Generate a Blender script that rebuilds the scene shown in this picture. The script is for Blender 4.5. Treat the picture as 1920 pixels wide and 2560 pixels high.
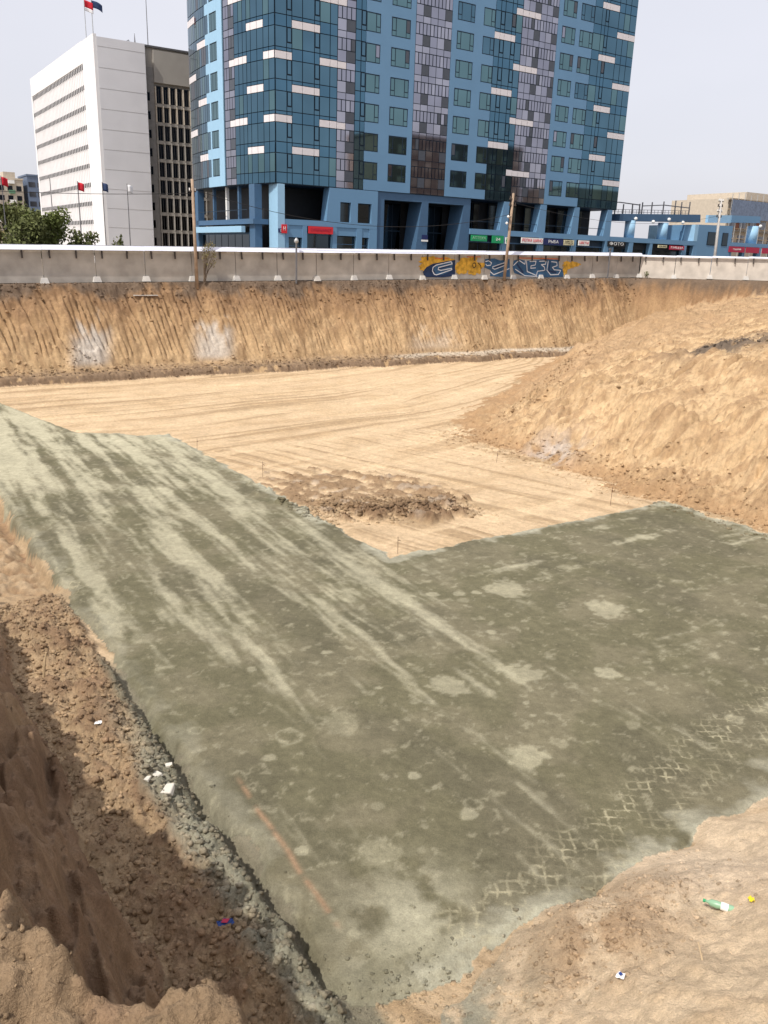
import bpy, math, random
import numpy as np
from mathutils import Vector, Matrix

random.seed(7)
rng = np.random.default_rng(7)
sc = bpy.context.scene
col = sc.collection
for o in list(bpy.data.objects):
    bpy.data.objects.remove(o)

# ------------------------------------------------------------------ camera
PITCH, ROLL, EYE = math.radians(17.1), math.radians(1.8), 9.85
fwd = Vector((0, math.cos(PITCH), -math.sin(PITCH)))
up0 = Vector((0, math.sin(PITCH), math.cos(PITCH)))
rt0 = Vector((1, 0, 0))
rt = rt0 * math.cos(ROLL) + up0 * math.sin(ROLL)
up = -rt0 * math.sin(ROLL) + up0 * math.cos(ROLL)
cd = bpy.data.cameras.new('camera')
cam = bpy.data.objects.new('camera', cd)
col.objects.link(cam)
cam.matrix_world = Matrix(((rt.x, up.x, -fwd.x, 0), (rt.y, up.y, -fwd.y, 0), (rt.z, up.z, -fwd.z, EYE), (0, 0, 0, 1)))
cd.sensor_fit = 'HORIZONTAL'
cd.sensor_width = 36
cd.lens = 36 * 2080 / 1920
cd.clip_start = .1
cd.clip_end = 6000
sc.camera = cam
sc.render.resolution_x, sc.render.resolution_y = 768, 1024

# ------------------------------------------------------------------ the site's own axes
# s runs along the fence, t from the fence towards the viewer
U = np.array([.834, .552]); U = U / np.linalg.norm(U)
N = np.array([U[1], -U[0]])
P0 = np.array([-25.2, 68.])
ANG = math.atan2(U[1], U[0])

def W(s, t, z=0.):
    return Vector((P0[0] + U[0] * s + N[0] * t, P0[1] + U[1] * s + N[1] * t, z))

# ------------------------------------------------------------------ sky, sun, exposure
SUN_EL = math.radians(54)
hs = U * -.965 + N * .262
hs = hs / np.linalg.norm(hs)
to_sun = Vector((hs[0] * math.cos(SUN_EL), hs[1] * math.cos(SUN_EL), math.sin(SUN_EL)))
world = bpy.data.worlds.new('World')
sc.world = world
world.use_nodes = True
wn, wl = world.node_tree.nodes, world.node_tree.links
wn.clear()
sky = wn.new('ShaderNodeTexSky')
sky.sky_type = 'NISHITA'
sky.sun_disc = False
sky.sun_elevation = SUN_EL
sky.sun_rotation = math.atan2(hs[0], hs[1])
sky.dust_density = 6
sky.air_density = .7
bg1 = wn.new('ShaderNodeBackground'); bg1.inputs[1].default_value = .05
wl.new(sky.outputs[0], bg1.inputs[0])
# thin high cloud: pale, a little uneven everywhere
tc = wn.new('ShaderNodeTexCoord')
mp = wn.new('ShaderNodeMapping'); mp.inputs['Scale'].default_value = (1, 1, 2.6)
nz = wn.new('ShaderNodeTexNoise'); nz.inputs['Scale'].default_value = 1.6; nz.inputs['Detail'].default_value = 4
rp = wn.new('ShaderNodeValToRGB')
rp.color_ramp.elements[0].position = .3; rp.color_ramp.elements[0].color = (.645, .645, .69, 1)
rp.color_ramp.elements[1].position = .72; rp.color_ramp.elements[1].color = (.75, .74, .78, 1)
wl.new(tc.outputs['Generated'], mp.inputs[0]); wl.new(mp.outputs[0], nz.inputs['Vector'])
wl.new(nz.outputs['Fac'], rp.inputs[0])
bg2 = wn.new('ShaderNodeBackground'); bg2.inputs[1].default_value = 1.
wl.new(rp.outputs[0], bg2.inputs[0])
add = wn.new('ShaderNodeAddShader')
wl.new(bg1.outputs[0], add.inputs[0]); wl.new(bg2.outputs[0], add.inputs[1])
wo = wn.new('ShaderNodeOutputWorld'); wl.new(add.outputs[0], wo.inputs[0])

sd = bpy.data.lights.new('sun', 'SUN'); sd.energy = 4.0; sd.angle = math.radians(.55); sd.color = (1, .945, .86)
sun = bpy.data.objects.new('sun', sd); col.objects.link(sun)
sun.rotation_euler = to_sun.to_track_quat('Z', 'Y').to_euler()
sun.location = (0, 0, 80)
sc.view_settings.view_transform = 'Standard'
sc.view_settings.look = 'None'
sc.view_settings.gamma = 1
sc.view_settings.use_curve_mapping = False
sc.view_settings.exposure = 0.0

# ------------------------------------------------------------------ materials
MAT = {}
def mat(name, c, rough=.8, metal=0., spec=.3, var=.12, vscale=2., bump=0., bscale=20., detail=4):
    if name in MAT:
        return MAT[name]
    m = bpy.data.materials.new(name); m.use_nodes = True
    n, l = m.node_tree.nodes, m.node_tree.links
    b = n['Principled BSDF']
    b.inputs['Roughness'].default_value = rough
    b.inputs['Metallic'].default_value = metal
    b.inputs['Specular IOR Level'].default_value = spec
    t = n.new('ShaderNodeTexCoord')
    g = n.new('ShaderNodeNewGeometry')
    x = n.new('ShaderNodeTexNoise'); x.inputs['Scale'].default_value = vscale; x.inputs['Detail'].default_value = detail
    l.new(g.outputs['Position'], x.inputs['Vector'])
    r = n.new('ShaderNodeMapRange')
    r.inputs['From Min'].default_value = .25; r.inputs['From Max'].default_value = .75
    r.inputs['To Min'].default_value = 1 - var; r.inputs['To Max'].default_value = 1 + var
    l.new(x.outputs['Fac'], r.inputs['Value'])
    mx = n.new('ShaderNodeVectorMath'); mx.operation = 'SCALE'
    mx.inputs[0].default_value = c[:3]
    l.new(r.outputs[0], mx.inputs['Scale'])
    l.new(mx.outputs[0], b.inputs['Base Color'])
    if bump:
        y = n.new('ShaderNodeTexNoise'); y.inputs['Scale'].default_value = bscale; y.inputs['Detail'].default_value = 5
        l.new(g.outputs['Position'], y.inputs['Vector'])
        bp = n.new('ShaderNodeBump'); bp.inputs['Strength'].default_value = 1; bp.inputs['Distance'].default_value = bump
        l.new(y.outputs['Fac'], bp.inputs['Height']); l.new(bp.outputs[0], b.inputs['Normal'])
    MAT[name] = m
    return m

def glassmat(name, c, rough=.04, wob=.0006, var=.1):
    """coated facade glass: a tinted mirror whose panes are never quite flat"""
    m = mat(name, c, rough, 1., .5, var, .35, wob, .55, 1)
    return m

def soilmat(name, tread=False):
    m = bpy.data.materials.new(name); m.use_nodes = True
    n, l = m.node_tree.nodes, m.node_tree.links
    b = n['Principled BSDF']; b.inputs['Roughness'].default_value = .95; b.inputs['Specular IOR Level'].default_value = .12
    a = n.new('ShaderNodeAttribute'); a.attribute_name = 'col'
    g = n.new('ShaderNodeNewGeometry')
    def noise(sc_, d, rgh=.6):
        x = n.new('ShaderNodeTexNoise'); x.inputs['Scale'].default_value = sc_; x.inputs['Detail'].default_value = d
        x.inputs['Roughness'].default_value = rgh
        l.new(g.outputs['Position'], x.inputs['Vector']); return x
    def rng_(x, a0, a1, b0, b1):
        r = n.new('ShaderNodeMapRange'); r.inputs['From Min'].default_value = a0; r.inputs['From Max'].default_value = a1
        r.inputs['To Min'].default_value = b0; r.inputs['To Max'].default_value = b1
        l.new(x, r.inputs['Value']); return r.outputs[0]
    n1 = noise(5, 6, .7); n2 = noise(38, 3, .7); n3 = noise(.8, 3)
    mu = n.new('ShaderNodeMath'); mu.operation = 'MULTIPLY'
    l.new(rng_(n1.outputs['Fac'], .3, .7, .8, 1.2), mu.inputs[0]); l.new(rng_(n2.outputs['Fac'], .3, .7, .84, 1.16), mu.inputs[1])
    mv = n.new('ShaderNodeMath'); mv.operation = 'MULTIPLY'
    l.new(mu.outputs[0], mv.inputs[0]); l.new(rng_(n3.outputs['Fac'], .3, .7, .9, 1.1), mv.inputs[1])
    s = n.new('ShaderNodeVectorMath'); s.operation = 'SCALE'
    src = a.outputs['Color']
    if tread:
        ta = n.new('ShaderNodeAttribute'); ta.attribute_name = 'tread'
        mp = n.new('ShaderNodeMapping'); mp.inputs['Rotation'].default_value = (0, 0, ANG * -1 + .62)
        wob = noise(1.7, 2)
        av = n.new('ShaderNodeVectorMath'); av.operation = 'MULTIPLY_ADD'
        av.inputs[1].default_value = (.35, .35, 0); l.new(wob.outputs['Color'], av.inputs[0]); l.new(g.outputs['Position'], av.inputs[2])
        l.new(av.outputs[0], mp.inputs[0])
        sx = n.new('ShaderNodeSeparateXYZ'); l.new(mp.outputs[0], sx.inputs[0])
        outs = []
        for k, per in (('X', .20), ('Y', .23)):
            d = n.new('ShaderNodeMath'); d.operation = 'PINGPONG'; d.inputs[1].default_value = per / 2
            l.new(sx.outputs[k], d.inputs[0])
            outs.append(rng_(d.outputs[0], .012, .038, 1, 0))
        mxm = n.new('ShaderNodeMath'); mxm.operation = 'MAXIMUM'; l.new(outs[0], mxm.inputs[0]); l.new(outs[1], mxm.inputs[1])
        br = noise(2.6, 4, .7)
        m2 = n.new('ShaderNodeMath'); m2.operation = 'MULTIPLY'; l.new(mxm.outputs[0], m2.inputs[0]); l.new(rng_(br.outputs['Fac'], .45, .66, .0, .75), m2.inputs[1])
        m3 = n.new('ShaderNodeMath'); m3.operation = 'MULTIPLY'; m3.use_clamp = True
        l.new(m2.outputs[0], m3.inputs[0]); l.new(ta.outputs['Fac'], m3.inputs[1])
        mixc = n.new('ShaderNodeMix'); mixc.data_type = 'RGBA'
        l.new(m3.outputs[0], mixc.inputs['Factor']); l.new(a.outputs['Color'], mixc.inputs[6]); mixc.inputs[7].default_value = (.47, .43, .29, 1)
        src = mixc.outputs[2]
    l.new(src, s.inputs[0]); l.new(mv.outputs[0], s.inputs['Scale']); l.new(s.outputs[0], b.inputs['Base Color'])
    hb = n.new('ShaderNodeMath'); hb.operation = 'MULTIPLY_ADD'; hb.inputs[1].default_value = .35
    n4 = noise(14, 6, .72); n5 = noise(60, 3, .7)
    l.new(n5.outputs['Fac'], hb.inputs[0]); l.new(n4.outputs['Fac'], hb.inputs[2])
    bp = n.new('ShaderNodeBump'); bp.inputs['Distance'].default_value = .03 if tread else .07; bp.inputs['Strength'].default_value = .9
    l.new(hb.outputs[0], bp.inputs['Height']); l.new(bp.outputs[0], b.inputs['Normal'])
    MAT[name] = m
    return m

soilmat('soil'); soilmat('gravel', True)
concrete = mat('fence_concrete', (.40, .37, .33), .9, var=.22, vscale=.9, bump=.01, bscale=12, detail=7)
concrete2 = mat('fence_concrete_sunlit', (.56, .51, .45), .9, var=.2, vscale=.9, bump=.01, bscale=12, detail=7)  # same fence concrete, lightened: sunlight on the angled stretch put into the colour
footing_m = mat('footing_concrete', (.55, .53, .50), .9, bump=.01)
fascia_m = mat('fascia_paint', (.66, .69, .80), .5, var=.05)
timber = mat('dark_timber', (.07, .06, .055), .8)
blue_wall = mat('blue_render', (.135, .265, .42), .55, var=.04, vscale=.4)
deep_blue = mat('deep_blue_render', (.06, .125, .22), .6, var=.05)
pale_blue = mat('pale_blue_panel', (.30, .50, .68), .5, var=.04)
navy = mat('navy_frame', (.012, .03, .055), .5, var=.05)
glass_b = glassmat('blue_glass', (.095, .18, .238))
glass_g = glassmat('green_glass', (.13, .225, .245))
glass_s = glassmat('spandrel_glass', (.085, .175, .245), .06)
lilac = glassmat('lilac_glass', (.31, .31, .365), .06)
lilac2 = glassmat('pale_lilac_glass', (.38, .375, .425), .06)
slate = mat('slate_panel', (.06, .07, .09), .35, .0, .5, .1)
white_panel = mat('white_panel', (.70, .67, .69), .4, var=.05)
dark_int = mat('dark_interior', (.02, .024, .03), .6)
shop_glass = glassmat('shop_glass', (.05, .065, .075), .05)
white_clad = mat('white_cladding', (.80, .79, .80), .6, var=.04, vscale=.3)
white_slab = mat('white_slab', (.70, .70, .73), .6, var=.06, vscale=.25)
grey_conc = mat('grey_concrete', (.34, .32, .29), .9, var=.15, vscale=.3)
pane_dark = glassmat('old_window', (.17, .17, .18), .12)
slot_m = mat('slot_dark_grey', (.10, .10, .105), .7)  # plain dark grey for the slots, cornice and mullions
red_m = mat('red_sign', (.62, .03, .04), .45, var=.03)
wine_m = mat('crimson_sign', (.40, .02, .06), .45, var=.03)
green_m = mat('green_sign', (.02, .30, .12), .45, var=.03)
navysign = mat('navy_sign', (.02, .03, .11), .4, var=.03)
signwhite = mat('sign_white', (.80, .80, .78), .5, var=.02)
cream_m = mat('sign_cream', (.72, .66, .42), .5, var=.02)
blackm = mat('black_paint', (.015, .015, .016), .5, var=.02)
steel = mat('steel_paint', (.13, .13, .14), .5)
galv = mat('galvanised_steel', (.42, .43, .44), .5, .3)
wood_pole = mat('weathered_wood', (.34, .25, .18), .9, var=.25, vscale=3)
conc_pole = mat('pole_concrete', (.50, .48, .46), .9)
leaf_a = mat('leaf_green', (.11, .135, .035), .7, var=.4, vscale=1.5)
leaf_b = mat('leaf_dark', (.105, .12, .04), .7, var=.4, vscale=1.5)
leaf_dry = mat('leaf_dry', (.19, .165, .07), .8, var=.4, vscale=2)
bark = mat('bark', (.12, .09, .065), .95, var=.3, vscale=5)
brick_brown = mat('brown_brick', (.24, .19, .16), .9, var=.15)
beige = mat('beige_plaster', (.50, .44, .36), .9, var=.1)
bluegrey = mat('blue_grey_cladding', (.13, .17, .25), .6)
p_yellow = mat('paint_yellow', (.58, .33, .04), .7, var=.5, vscale=2.5, detail=6)
p_orange = mat('paint_orange', (.60, .16, .05), .7, var=.3)
p_navy = mat('paint_navy', (.012, .03, .085), .6, var=.3)
p_blue = mat('paint_blue', (.035, .10, .20), .6, var=.35, vscale=1.2)
p_white = mat('paint_white', (.66, .68, .72), .7, var=.1)
p_mint = mat('paint_mint', (.42, .55, .45), .7, var=.2)
asphalt = mat('asphalt', (.06, .06, .06), .9, var=.2)
paving = mat('paving', (.25, .24, .23), .9, var=.2)
rust = mat('rusty_rebar', (.10, .055, .035), .8)
plastic_green = mat('green_plastic', (.25, .42, .28), .25, var=.1)
plastic_blue = mat('blue_plastic', (.02, .05, .20), .35)
foil_yellow = mat('yellow_plastic', (.75, .62, .04), .4)
foam_m = mat('white_foam', (.60, .57, .50), .8)
red_cloth = mat('red_cloth', (.50, .015, .03), .8)
blue_cloth = mat('navy_cloth', (.03, .05, .12), .8)
white_cloth = mat('white_cloth', (.75, .75, .76), .8)
dry_wood = mat('dry_wood', (.48, .36, .22), .9)
teal_net = mat('scaffold_net', (.16, .20, .28), .9, var=.3)

# ------------------------------------------------------------------ object helpers
def tag(o, label=None, cat=None, group=None, kind=None):
    if label: o['label'] = label
    if cat: o['category'] = cat
    if group: o['group'] = group
    if kind: o['kind'] = kind
    return o

def link(name, data, parent=None):
    o = bpy.data.objects.new(name, data); col.objects.link(o)
    if parent is not None: o.parent = parent
    return o

ORG = {}
def thing(name, label, cat, s, t, z, group=None, rot=None):
    o = link(name, None)
    o.empty_display_size = .5
    o.location = W(s, t, z); o.rotation_euler = (0, 0, ANG if rot is None else rot)
    ORG[o.name] = (s, t, z)
    return tag(o, label, cat, group)

def mesh_from(name, v, f, m):
    me = bpy.data.meshes.new(name); me.from_pydata([tuple(p) for p in v], [], f); me.materials.append(m); me.update()
    return me

BOX = {}
BF = [(0, 3, 2, 1), (4, 5, 6, 7), (0, 1, 5, 4), (1, 2, 6, 5), (2, 3, 7, 6), (3, 0, 4, 7)]
def boxv(x0, x1, y0, y1, z0, z1):
    return [(x0, y0, z0), (x1, y0, z0), (x1, y1, z0), (x0, y1, z0), (x0, y0, z1), (x1, y0, z1), (x1, y1, z1), (x0, y1, z1)]
def boxdata(m, dx, dy, dz):
    k = (m.name, round(dx, 2), round(dy, 2), round(dz, 2))
    if k not in BOX:
        a, b, c = dx / 2, dy / 2, dz / 2
        BOX[k] = mesh_from(m.name + '_box', boxv(-a, a, -b, b, -c, c), BF, m)
    return BOX[k]

LOC = {}
def boxp(root, name, m, s0, s1, t0, t1, z0, z1, parent=None, rz=0):
    """a box part given in site coordinates; parent = a part of root for sub-parts"""
    o0 = ORG[root.name]
    c = Vector(((s0 + s1) / 2 - o0[0], -((t0 + t1) / 2 - o0[1]), (z0 + z1) / 2 - o0[2]))
    o = link(name, boxdata(m, abs(s1 - s0), abs(t1 - t0), abs(z1 - z0)), parent or root)
    o.location = c - (LOC[parent.name] if parent else Vector((0, 0, 0)))
    if rz: o.rotation_euler = (0, 0, rz)
    LOC[o.name] = c
    return o

class MB:
    """collects shapes for one mesh, local coordinates"""
    def __init__(s): s.v, s.f = [], []
    def raw(s, v, f):
        n = len(s.v); s.v += [tuple(p) for p in v]; s.f += [tuple(i + n for i in q) for q in f]; return s
    def box(s, x0, x1, y0, y1, z0, z1): return s.raw(boxv(x0, x1, y0, y1, z0, z1), BF)
    def prism(s, poly, y0, y1):
        """poly in (x,z), extruded in y"""
        n = len(poly); v = [(p[0], y0, p[1]) for p in poly] + [(p[0], y1, p[1]) for p in poly]
        return s.raw(v, [tuple(range(n)), tuple(range(2 * n - 1, n - 1, -1))] + [(i, i + n, (i + 1) % n + n, (i + 1) % n) for i in range(n)])
    def tube(s, pts, rad, seg=8, cap=True):
        pts = [Vector(p) for p in pts]; n0 = len(s.v)
        for i, p in enumerate(pts):
            d = (pts[min(i + 1, len(pts) - 1)] - pts[max(i - 1, 0)]).normalized()
            a = d.cross(Vector((0, 0, 1)) if abs(d.z) < .9 else Vector((1, 0, 0))).normalized(); b = d.cross(a)
            r = rad[i] if hasattr(rad, '__len__') else rad
            for k in range(seg):
                q = 2 * math.pi * k / seg; s.v.append(tuple(p + (a * math.cos(q) + b * math.sin(q)) * r))
        for i in range(len(pts) - 1):
            for k in range(seg):
                k2 = (k + 1) % seg; s.f.append((n0 + i * seg + k, n0 + i * seg + k2, n0 + (i + 1) * seg + k2, n0 + (i + 1) * seg + k))
        if cap:
            s.f.append(tuple(n0 + k for k in range(seg - 1, -1, -1))); e = n0 + (len(pts) - 1) * seg
            s.f.append(tuple(e + k for k in range(seg)))
        return s
    def build(s, name, m, parent=None, smooth=False):
        me = mesh_from(name, s.v, s.f, m)
        if smooth: me.polygons.foreach_set('use_smooth', np.ones(len(me.polygons), bool))
        return link(name, me, parent)

def local(root, s, t, z):
    o = ORG[root.name]; return (s - o[0], -(t - o[1]), z - o[2])
def sprism(root, name, m, poly, t0, t1, parent=None):
    """prism from an outline in (s,z), from depth t0 to t1"""
    o = ORG[root.name]
    b = MB().prism([(p[0] - o[0], p[1] - o[2]) for p in poly], -(t0 - o[1]), -(t1 - o[1])).build(name, m, parent or root)
    LOC[b.name] = Vector((0, 0, 0)); return b

def textmesh(name, body, m, size, parent, loc, rot=(math.pi / 2, 0, 0), width=None):
    c = bpy.data.curves.new(name, 'FONT'); c.body = body; c.size = size; c.extrude = .01; c.align_x = 'CENTER'; c.align_y = 'CENTER'
    o = bpy.data.objects.new(name, c); col.objects.link(o)
    bpy.context.view_layer.update()
    me = bpy.data.meshes.new_from_object(o.evaluated_get(bpy.context.evaluated_depsgraph_get()))
    bpy.data.objects.remove(o)
    me.materials.clear(); me.materials.append(m)
    q = link(name, me, parent); q.location = loc; q.rotation_euler = rot
    if width:
        w = max(v.co.x for v in me.vertices) - min(v.co.x for v in me.vertices)
        k = width / w
        for v in me.vertices: v.co.x *= k
    return q

# ------------------------------------------------------------------ numpy noise
def _h(ix, iy, seed):
    h = (ix.astype(np.int64) * 374761393 + iy.astype(np.int64) * 668265263 + seed * 1442695041) & 0xffffffff
    h = ((h ^ (h >> 13)) * 1274126177) & 0xffffffff
    return (h ^ (h >> 16)) & 0xffffffff
def perlin(x, y, seed=0):
    x, y = np.broadcast_arrays(np.asarray(x, float), np.asarray(y, float))
    x0 = np.floor(x); y0 = np.floor(y); fx = x - x0; fy = y - y0
    u = fx * fx * fx * (fx * (fx * 6 - 15) + 10); v = fy * fy * fy * (fy * (fy * 6 - 15) + 10)
    def gr(dx, dy):
        a = _h(x0 + dx, y0 + dy, seed) * (2 * math.pi / 4294967296.)
        return np.cos(a) * (fx - dx) + np.sin(a) * (fy - dy)
    a, b, c, d = gr(0, 0), gr(1, 0), gr(0, 1), gr(1, 1)
    return (a + (b - a) * u + (c - a + (a - b - c + d) * u) * v) * 1.5
def fbm(x, y, octv=4, seed=0, gain=.5):
    r, a, f = 0, 1., 1.
    for i in range(octv):
        r = r + a * perlin(x * f, y * f, seed + i * 17); a *= gain; f *= 2.03
    return r
def ss(a, b, x):
    k = np.clip((x - a) / (b - a), 0, 1); return k * k * (3 - 2 * k)
def mixc(c, d, m):
    return c * (1 - m[:, None]) + np.asarray(d) * m[:, None]

# ------------------------------------------------------------------ the excavation: heights and soil colours
def level(s, t):
    far = 7.15 + .018 * np.clip(s, -12, 74); w = ss(15, 62, t)
    return far * (1 - w) + 8.15 * w

SAND = (.575, .43, .275); SAND2 = (.50, .36, .215); ORANGE = (.37, .24, .13); BROWN = (.27, .175, .105)
TOP = (.155, .112, .08); CLAY = (.56, .49, .41); OLIVE = (.138, .127, .079); PALE = (.46, .43, .31); GRAVEL = (.325, .31, .235)

def green_sd(s, t):
    """>0 inside the L-shaped bed of fine grey-green gravel"""
    wob = .22 * fbm(s * .7, t * .7, 4, 91) + .06 * fbm(s * 4, t * 4, 2, 95)
    ttop = np.interp(s, [-13, -8.2, -6.6, -6.0, -2], [4.5, 12, 20.5, 24, 26.2]) + .6 * fbm(s * .5, t * .2, 2, 5)
    dA = np.minimum(np.minimum(s + 11.75, -1.55 - s), np.minimum(t - ttop, 63.4 - t))
    dB = np.minimum(np.minimum(s + 11.75, 12.5 - s), np.minimum(t - 48.5, 62.95 - t))
    return np.maximum(dA, dB) + wob

def terrain(s, t, want=True):
    g = level(s, t)
    nA = fbm(s * .35, t * .35, 4, 1); nB = fbm(s * 1.3, t * 1.3, 4, 2); nC = fbm(s * 5, t * 5, 3, 3)
    # far bank
    toe = 5.9 + .7 * fbm(s * .16, s * 0 + 3.3, 3, 11) + .12 * nB + 1.1 * np.maximum(0, s - 63.5)
    df = toe - t
    zf = np.interp(df, [-4, -.8, 0, .12, .35, 1.15, 1.55], [-3, -.15, .06, .42, .72, .86, 1.15])
    uf = np.clip((df - 1.55) / 3.65, 0, 1)
    zf = zf + np.where(df > 1.55, (g - 1.15) * (uf ** .93), 0)
    qf = (s + .32 * df + .16 * fbm(s * .5, t * .5, 3, 21)) / .43
    qi = np.floor(qf); gf = np.abs((qf % 1) - .5) * 2
    dep = ss(-.55, .15, perlin(qi * 3.7, df * .45 + qi * .37, 27)) * (.55 + .6 * (_h(qi, qi * 0, 9) / 4294967296.))
    mf = ss(.03, .15, uf) * (1 - ss(.78, .95, uf)) * ss(-.45, .35, fbm(s * .22, t * .3, 3, 23) + .3)
    zf = zf - .46 * np.clip(1 - gf * 1.5, 0, 1) * dep * mf + .11 * nB * ss(0, .2, uf) * (1 - ss(.97, 1, uf)) + .05 * nC * ss(0, .3, df)
    zf = zf - .25 * np.clip(fbm(s * .5, t * 2.2, 4, 25), 0, 1) * ss(.72, .85, uf) * (1 - ss(.98, 1., uf))
    # right bank with the ramp
    d1 = s - 13.1; d2 = ((s - 14.7) * .61 + (t - 32.3) * .79) * .6
    dr = -np.logaddexp(-.9 * d1, -.9 * d2) / .9 + .8 * nA + .15 * nB
    zr = np.interp(dr, [-8, -2.8, -.6, 0, 1, 4, 9.5, 15.5, 18.5], [-3, -.1, .16, .32, 1.0, 3.6, 6.2, 8.0, 8.3])
    zr = np.minimum(zr, g)
    ur = np.clip(dr / 16, 0, 1)
    along = np.where(d1 < d2 * 1.4, -t, (s - 14.7) * .79 - (t - 32.3) * .61)
    qr = (along + .4 * dr + .4 * fbm(s * .5, t * .5, 3, 31)) / .55
    ri = np.floor(qr); gr_ = np.abs((qr % 1) - .5) * 2
    depr = ss(-.45, .25, perlin(ri * 3.1, dr * .5 + ri * .41, 37)) * (.6 + .8 * (_h(ri, ri * 0, 19) / 4294967296.))
    mr = ss(.04, .12, ur) * (1 - ss(.75, .95, ur)) * ss(-.4, .5, fbm(s * .25, t * .25, 3, 33) + .22)
    zr = zr - .52 * np.clip(1 - gr_ * 1.7, 0, 1) * depr * mr + (.06 * nB + .08 * nC + .05 * fbm(s * 8, t * 8, 2, 39)) * ss(-2, 1, dr) * (1 - ss(.95, 1, ur))
    zr = zr + .5 * ss(.25, .4, ur) * (1 - ss(.45, .7, ur)) * fbm(s * .3, t * .3, 3, 35)
    zr = zr + 1.3 * np.exp(-((s - 47.5) ** 2 + (t - 19.5) ** 2) / 9.) + .75 * np.exp(-((s - 44.) ** 2 / 7. + (t - 12.4) ** 2 / 2.2))
    # near bank
    dn = t - (63.1 + .25 * fbm(s * .6, s * 0 + 8, 3, 41) + .1 * nB) - .9 * np.exp(-((s + 11.3) / 1.6) ** 2)
    zn = np.interp(dn, [-3, -.3, 0, .5, 5., 6.2, 7.3, 7.8], [-3, -.1, .03, .34, 2.7, 5.4, 7.9, 8.15])
    zn = zn + .42 * np.exp(-((s + 8.3) ** 2 / 2.2 + (t - 64.2) ** 2 / .7)) * ss(-.2, .3, dn)
    zn = zn + ss(0, 1.2, dn) * (.2 * nA + .12 * nB + .035 * nC)
    # left bank, steep, its crest close by the viewer
    f0 = -13.95 + .3 * fbm(t * .35, t * 0 + 2, 3, 51)
    cr = np.interp(t, [40, 58, 65, 67.6, 70], [-19.5, -19.4, -16.9, -15.35, -14.9]) + .35 * fbm(t * .9, t * 0 + 4, 3, 53)
    ul = np.clip((f0 - s) / (f0 - cr), 0, 1)
    gl = level(s, t) - 1.95 * ss(61.5, 66.5, t)
    gl = gl + 1.95 * ss(68.8, 70.2, t)
    zl = gl * np.interp(ul, [0, .02, .05, .5, .9, 1.], [-.06, .03, .1, .52, .94, 1.])
    ridg = 1 - np.abs(fbm(s * .45 + t * .9, t * .16, 3, 55))
    zl = zl + ss(0, .1, ul) * (1 - ss(.93, 1, ul)) * (.5 * ridg - .38 + .2 * nB + .6 * (1 - np.abs(fbm(s * 1.5 + .3 * t, t * .22, 3, 155))) - .5 + .14 * fbm(s * 4.5, t * .9, 3, 156)) + ss(0, .05, ul) * (.10 * nB + .05 * nC) + ss(63, 65, t) * ss(.2, .6, ul) * (.035 * fbm(s * 9, t * 9, 4, 157, .6))
    # hummocks in front of the viewer's feet
    hum = .5 * fbm(s * 1.1, t * 1.1, 4, 57) + .12 * fbm(s * 4, t * 4, 3, 58)
    zl = zl + hum * .42 * ss(.7, 1, ul) * ss(64, 66.5, t)
    fl = .02 * nA + .014 * nB + .004 * nC
    # rubble strip and trench between bed and left bank
    onstrip = ss(-14.6, -13.2, s) * (1 - ss(-12.15, -11.8, s)) * ss(45, 49, t) * (1 - ss(63.3, 64.2, t))
    fl = fl + onstrip * (.24 + .17 * nB + .09 * nC + .15 * nA + .05 * fbm(s * 13, t * 13, 3, 161, .6))
    low = ss(-13.9, -13.2, s) * (1 - ss(-12.0, -11.75, s)) * ss(30, 34, t) * (1 - ss(44.5, 47, t))
    fl = fl - low * (.42 + .22 * nB + .25 * nA + .08 * nC)
    trench = 1.4 * np.exp(-((s + 12.0 + .2 * fbm(t * .9, t * 0, 2, 62)) / .2) ** 2) * ss(32, 34, t) * (1 - ss(42, 44, t)) + np.exp(-((s + 11.9 + .12 * fbm(t * 1.1, t * 0, 2, 61)) / .13) ** 2) * ss(51, 56, t) * (1 - ss(62.4, 63, t))
    fl = fl - .3 * trench
    # wheel ruts on the sand
    v = t + .0065 * (s + 5) ** 2 + 1.6 * fbm(s * .05, t * .06, 2, 63)
    rut = .75 * fbm(v * .55, s * .03, 2, 64) + .65 * fbm(v * 1.9, s * .045, 3, 65)
    v2 = s * .5 + t * .87 + 1.5 * fbm(s * .05, t * .05, 2, 66)
    rut2 = fbm((s * .95 - t * .3) * 1.7, v2 * .06, 3, 67)
    dg = green_sd(s, t)
    sandm = 1 - ss(-.3, .1, dg)
    wfar = 1 - ss(26, 36, t)
    fl = fl + sandm * (.10 * rut * wfar + .06 * rut2 * (1 - wfar))
    # spoil spread in the inner corner
    sp = np.maximum(0, 1 - np.sqrt(((s - 1.6) / 3.9) ** 2 + ((t - 41.2 - .35 * (s - 1.6)) / 4.6) ** 2) + .28 * nB + .1 * nA)
    spm = ss(0, .25, sp)
    rim = ss(42.2, 44.2, t - .2 * s) * spm
    fl = fl + spm * (.08 + .07 * nB + .05 * nC) + rim * (.16 + .05 * nB + .1 * nC + .05 * fbm(s * 9, t * 9, 2, 164))
    bed = ss(0, .22, dg)
    fl = fl + .11 * bed
    K = 7.
    z = np.logaddexp(np.logaddexp(K * fl, K * (zf - .1)), np.logaddexp(K * (zr - .1), np.logaddexp(K * (zn - .1), K * (zl - .1)))) / K
    cap = np.maximum(g + .12 * nB + .25 * hum * ss(60, 64, t), fl)
    z = np.minimum(z, cap + .9 * np.exp(-((s - 47.5) ** 2 + (t - 19.5) ** 2) / 9.) * 0)
    if not want:
        return z
    # ---------------- which surface
    stack = np.stack([fl + .16, zf, zr, zn, zl]); reg = stack.argmax(0)
    isbed = (dg > 0) & (reg == 0)
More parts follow.
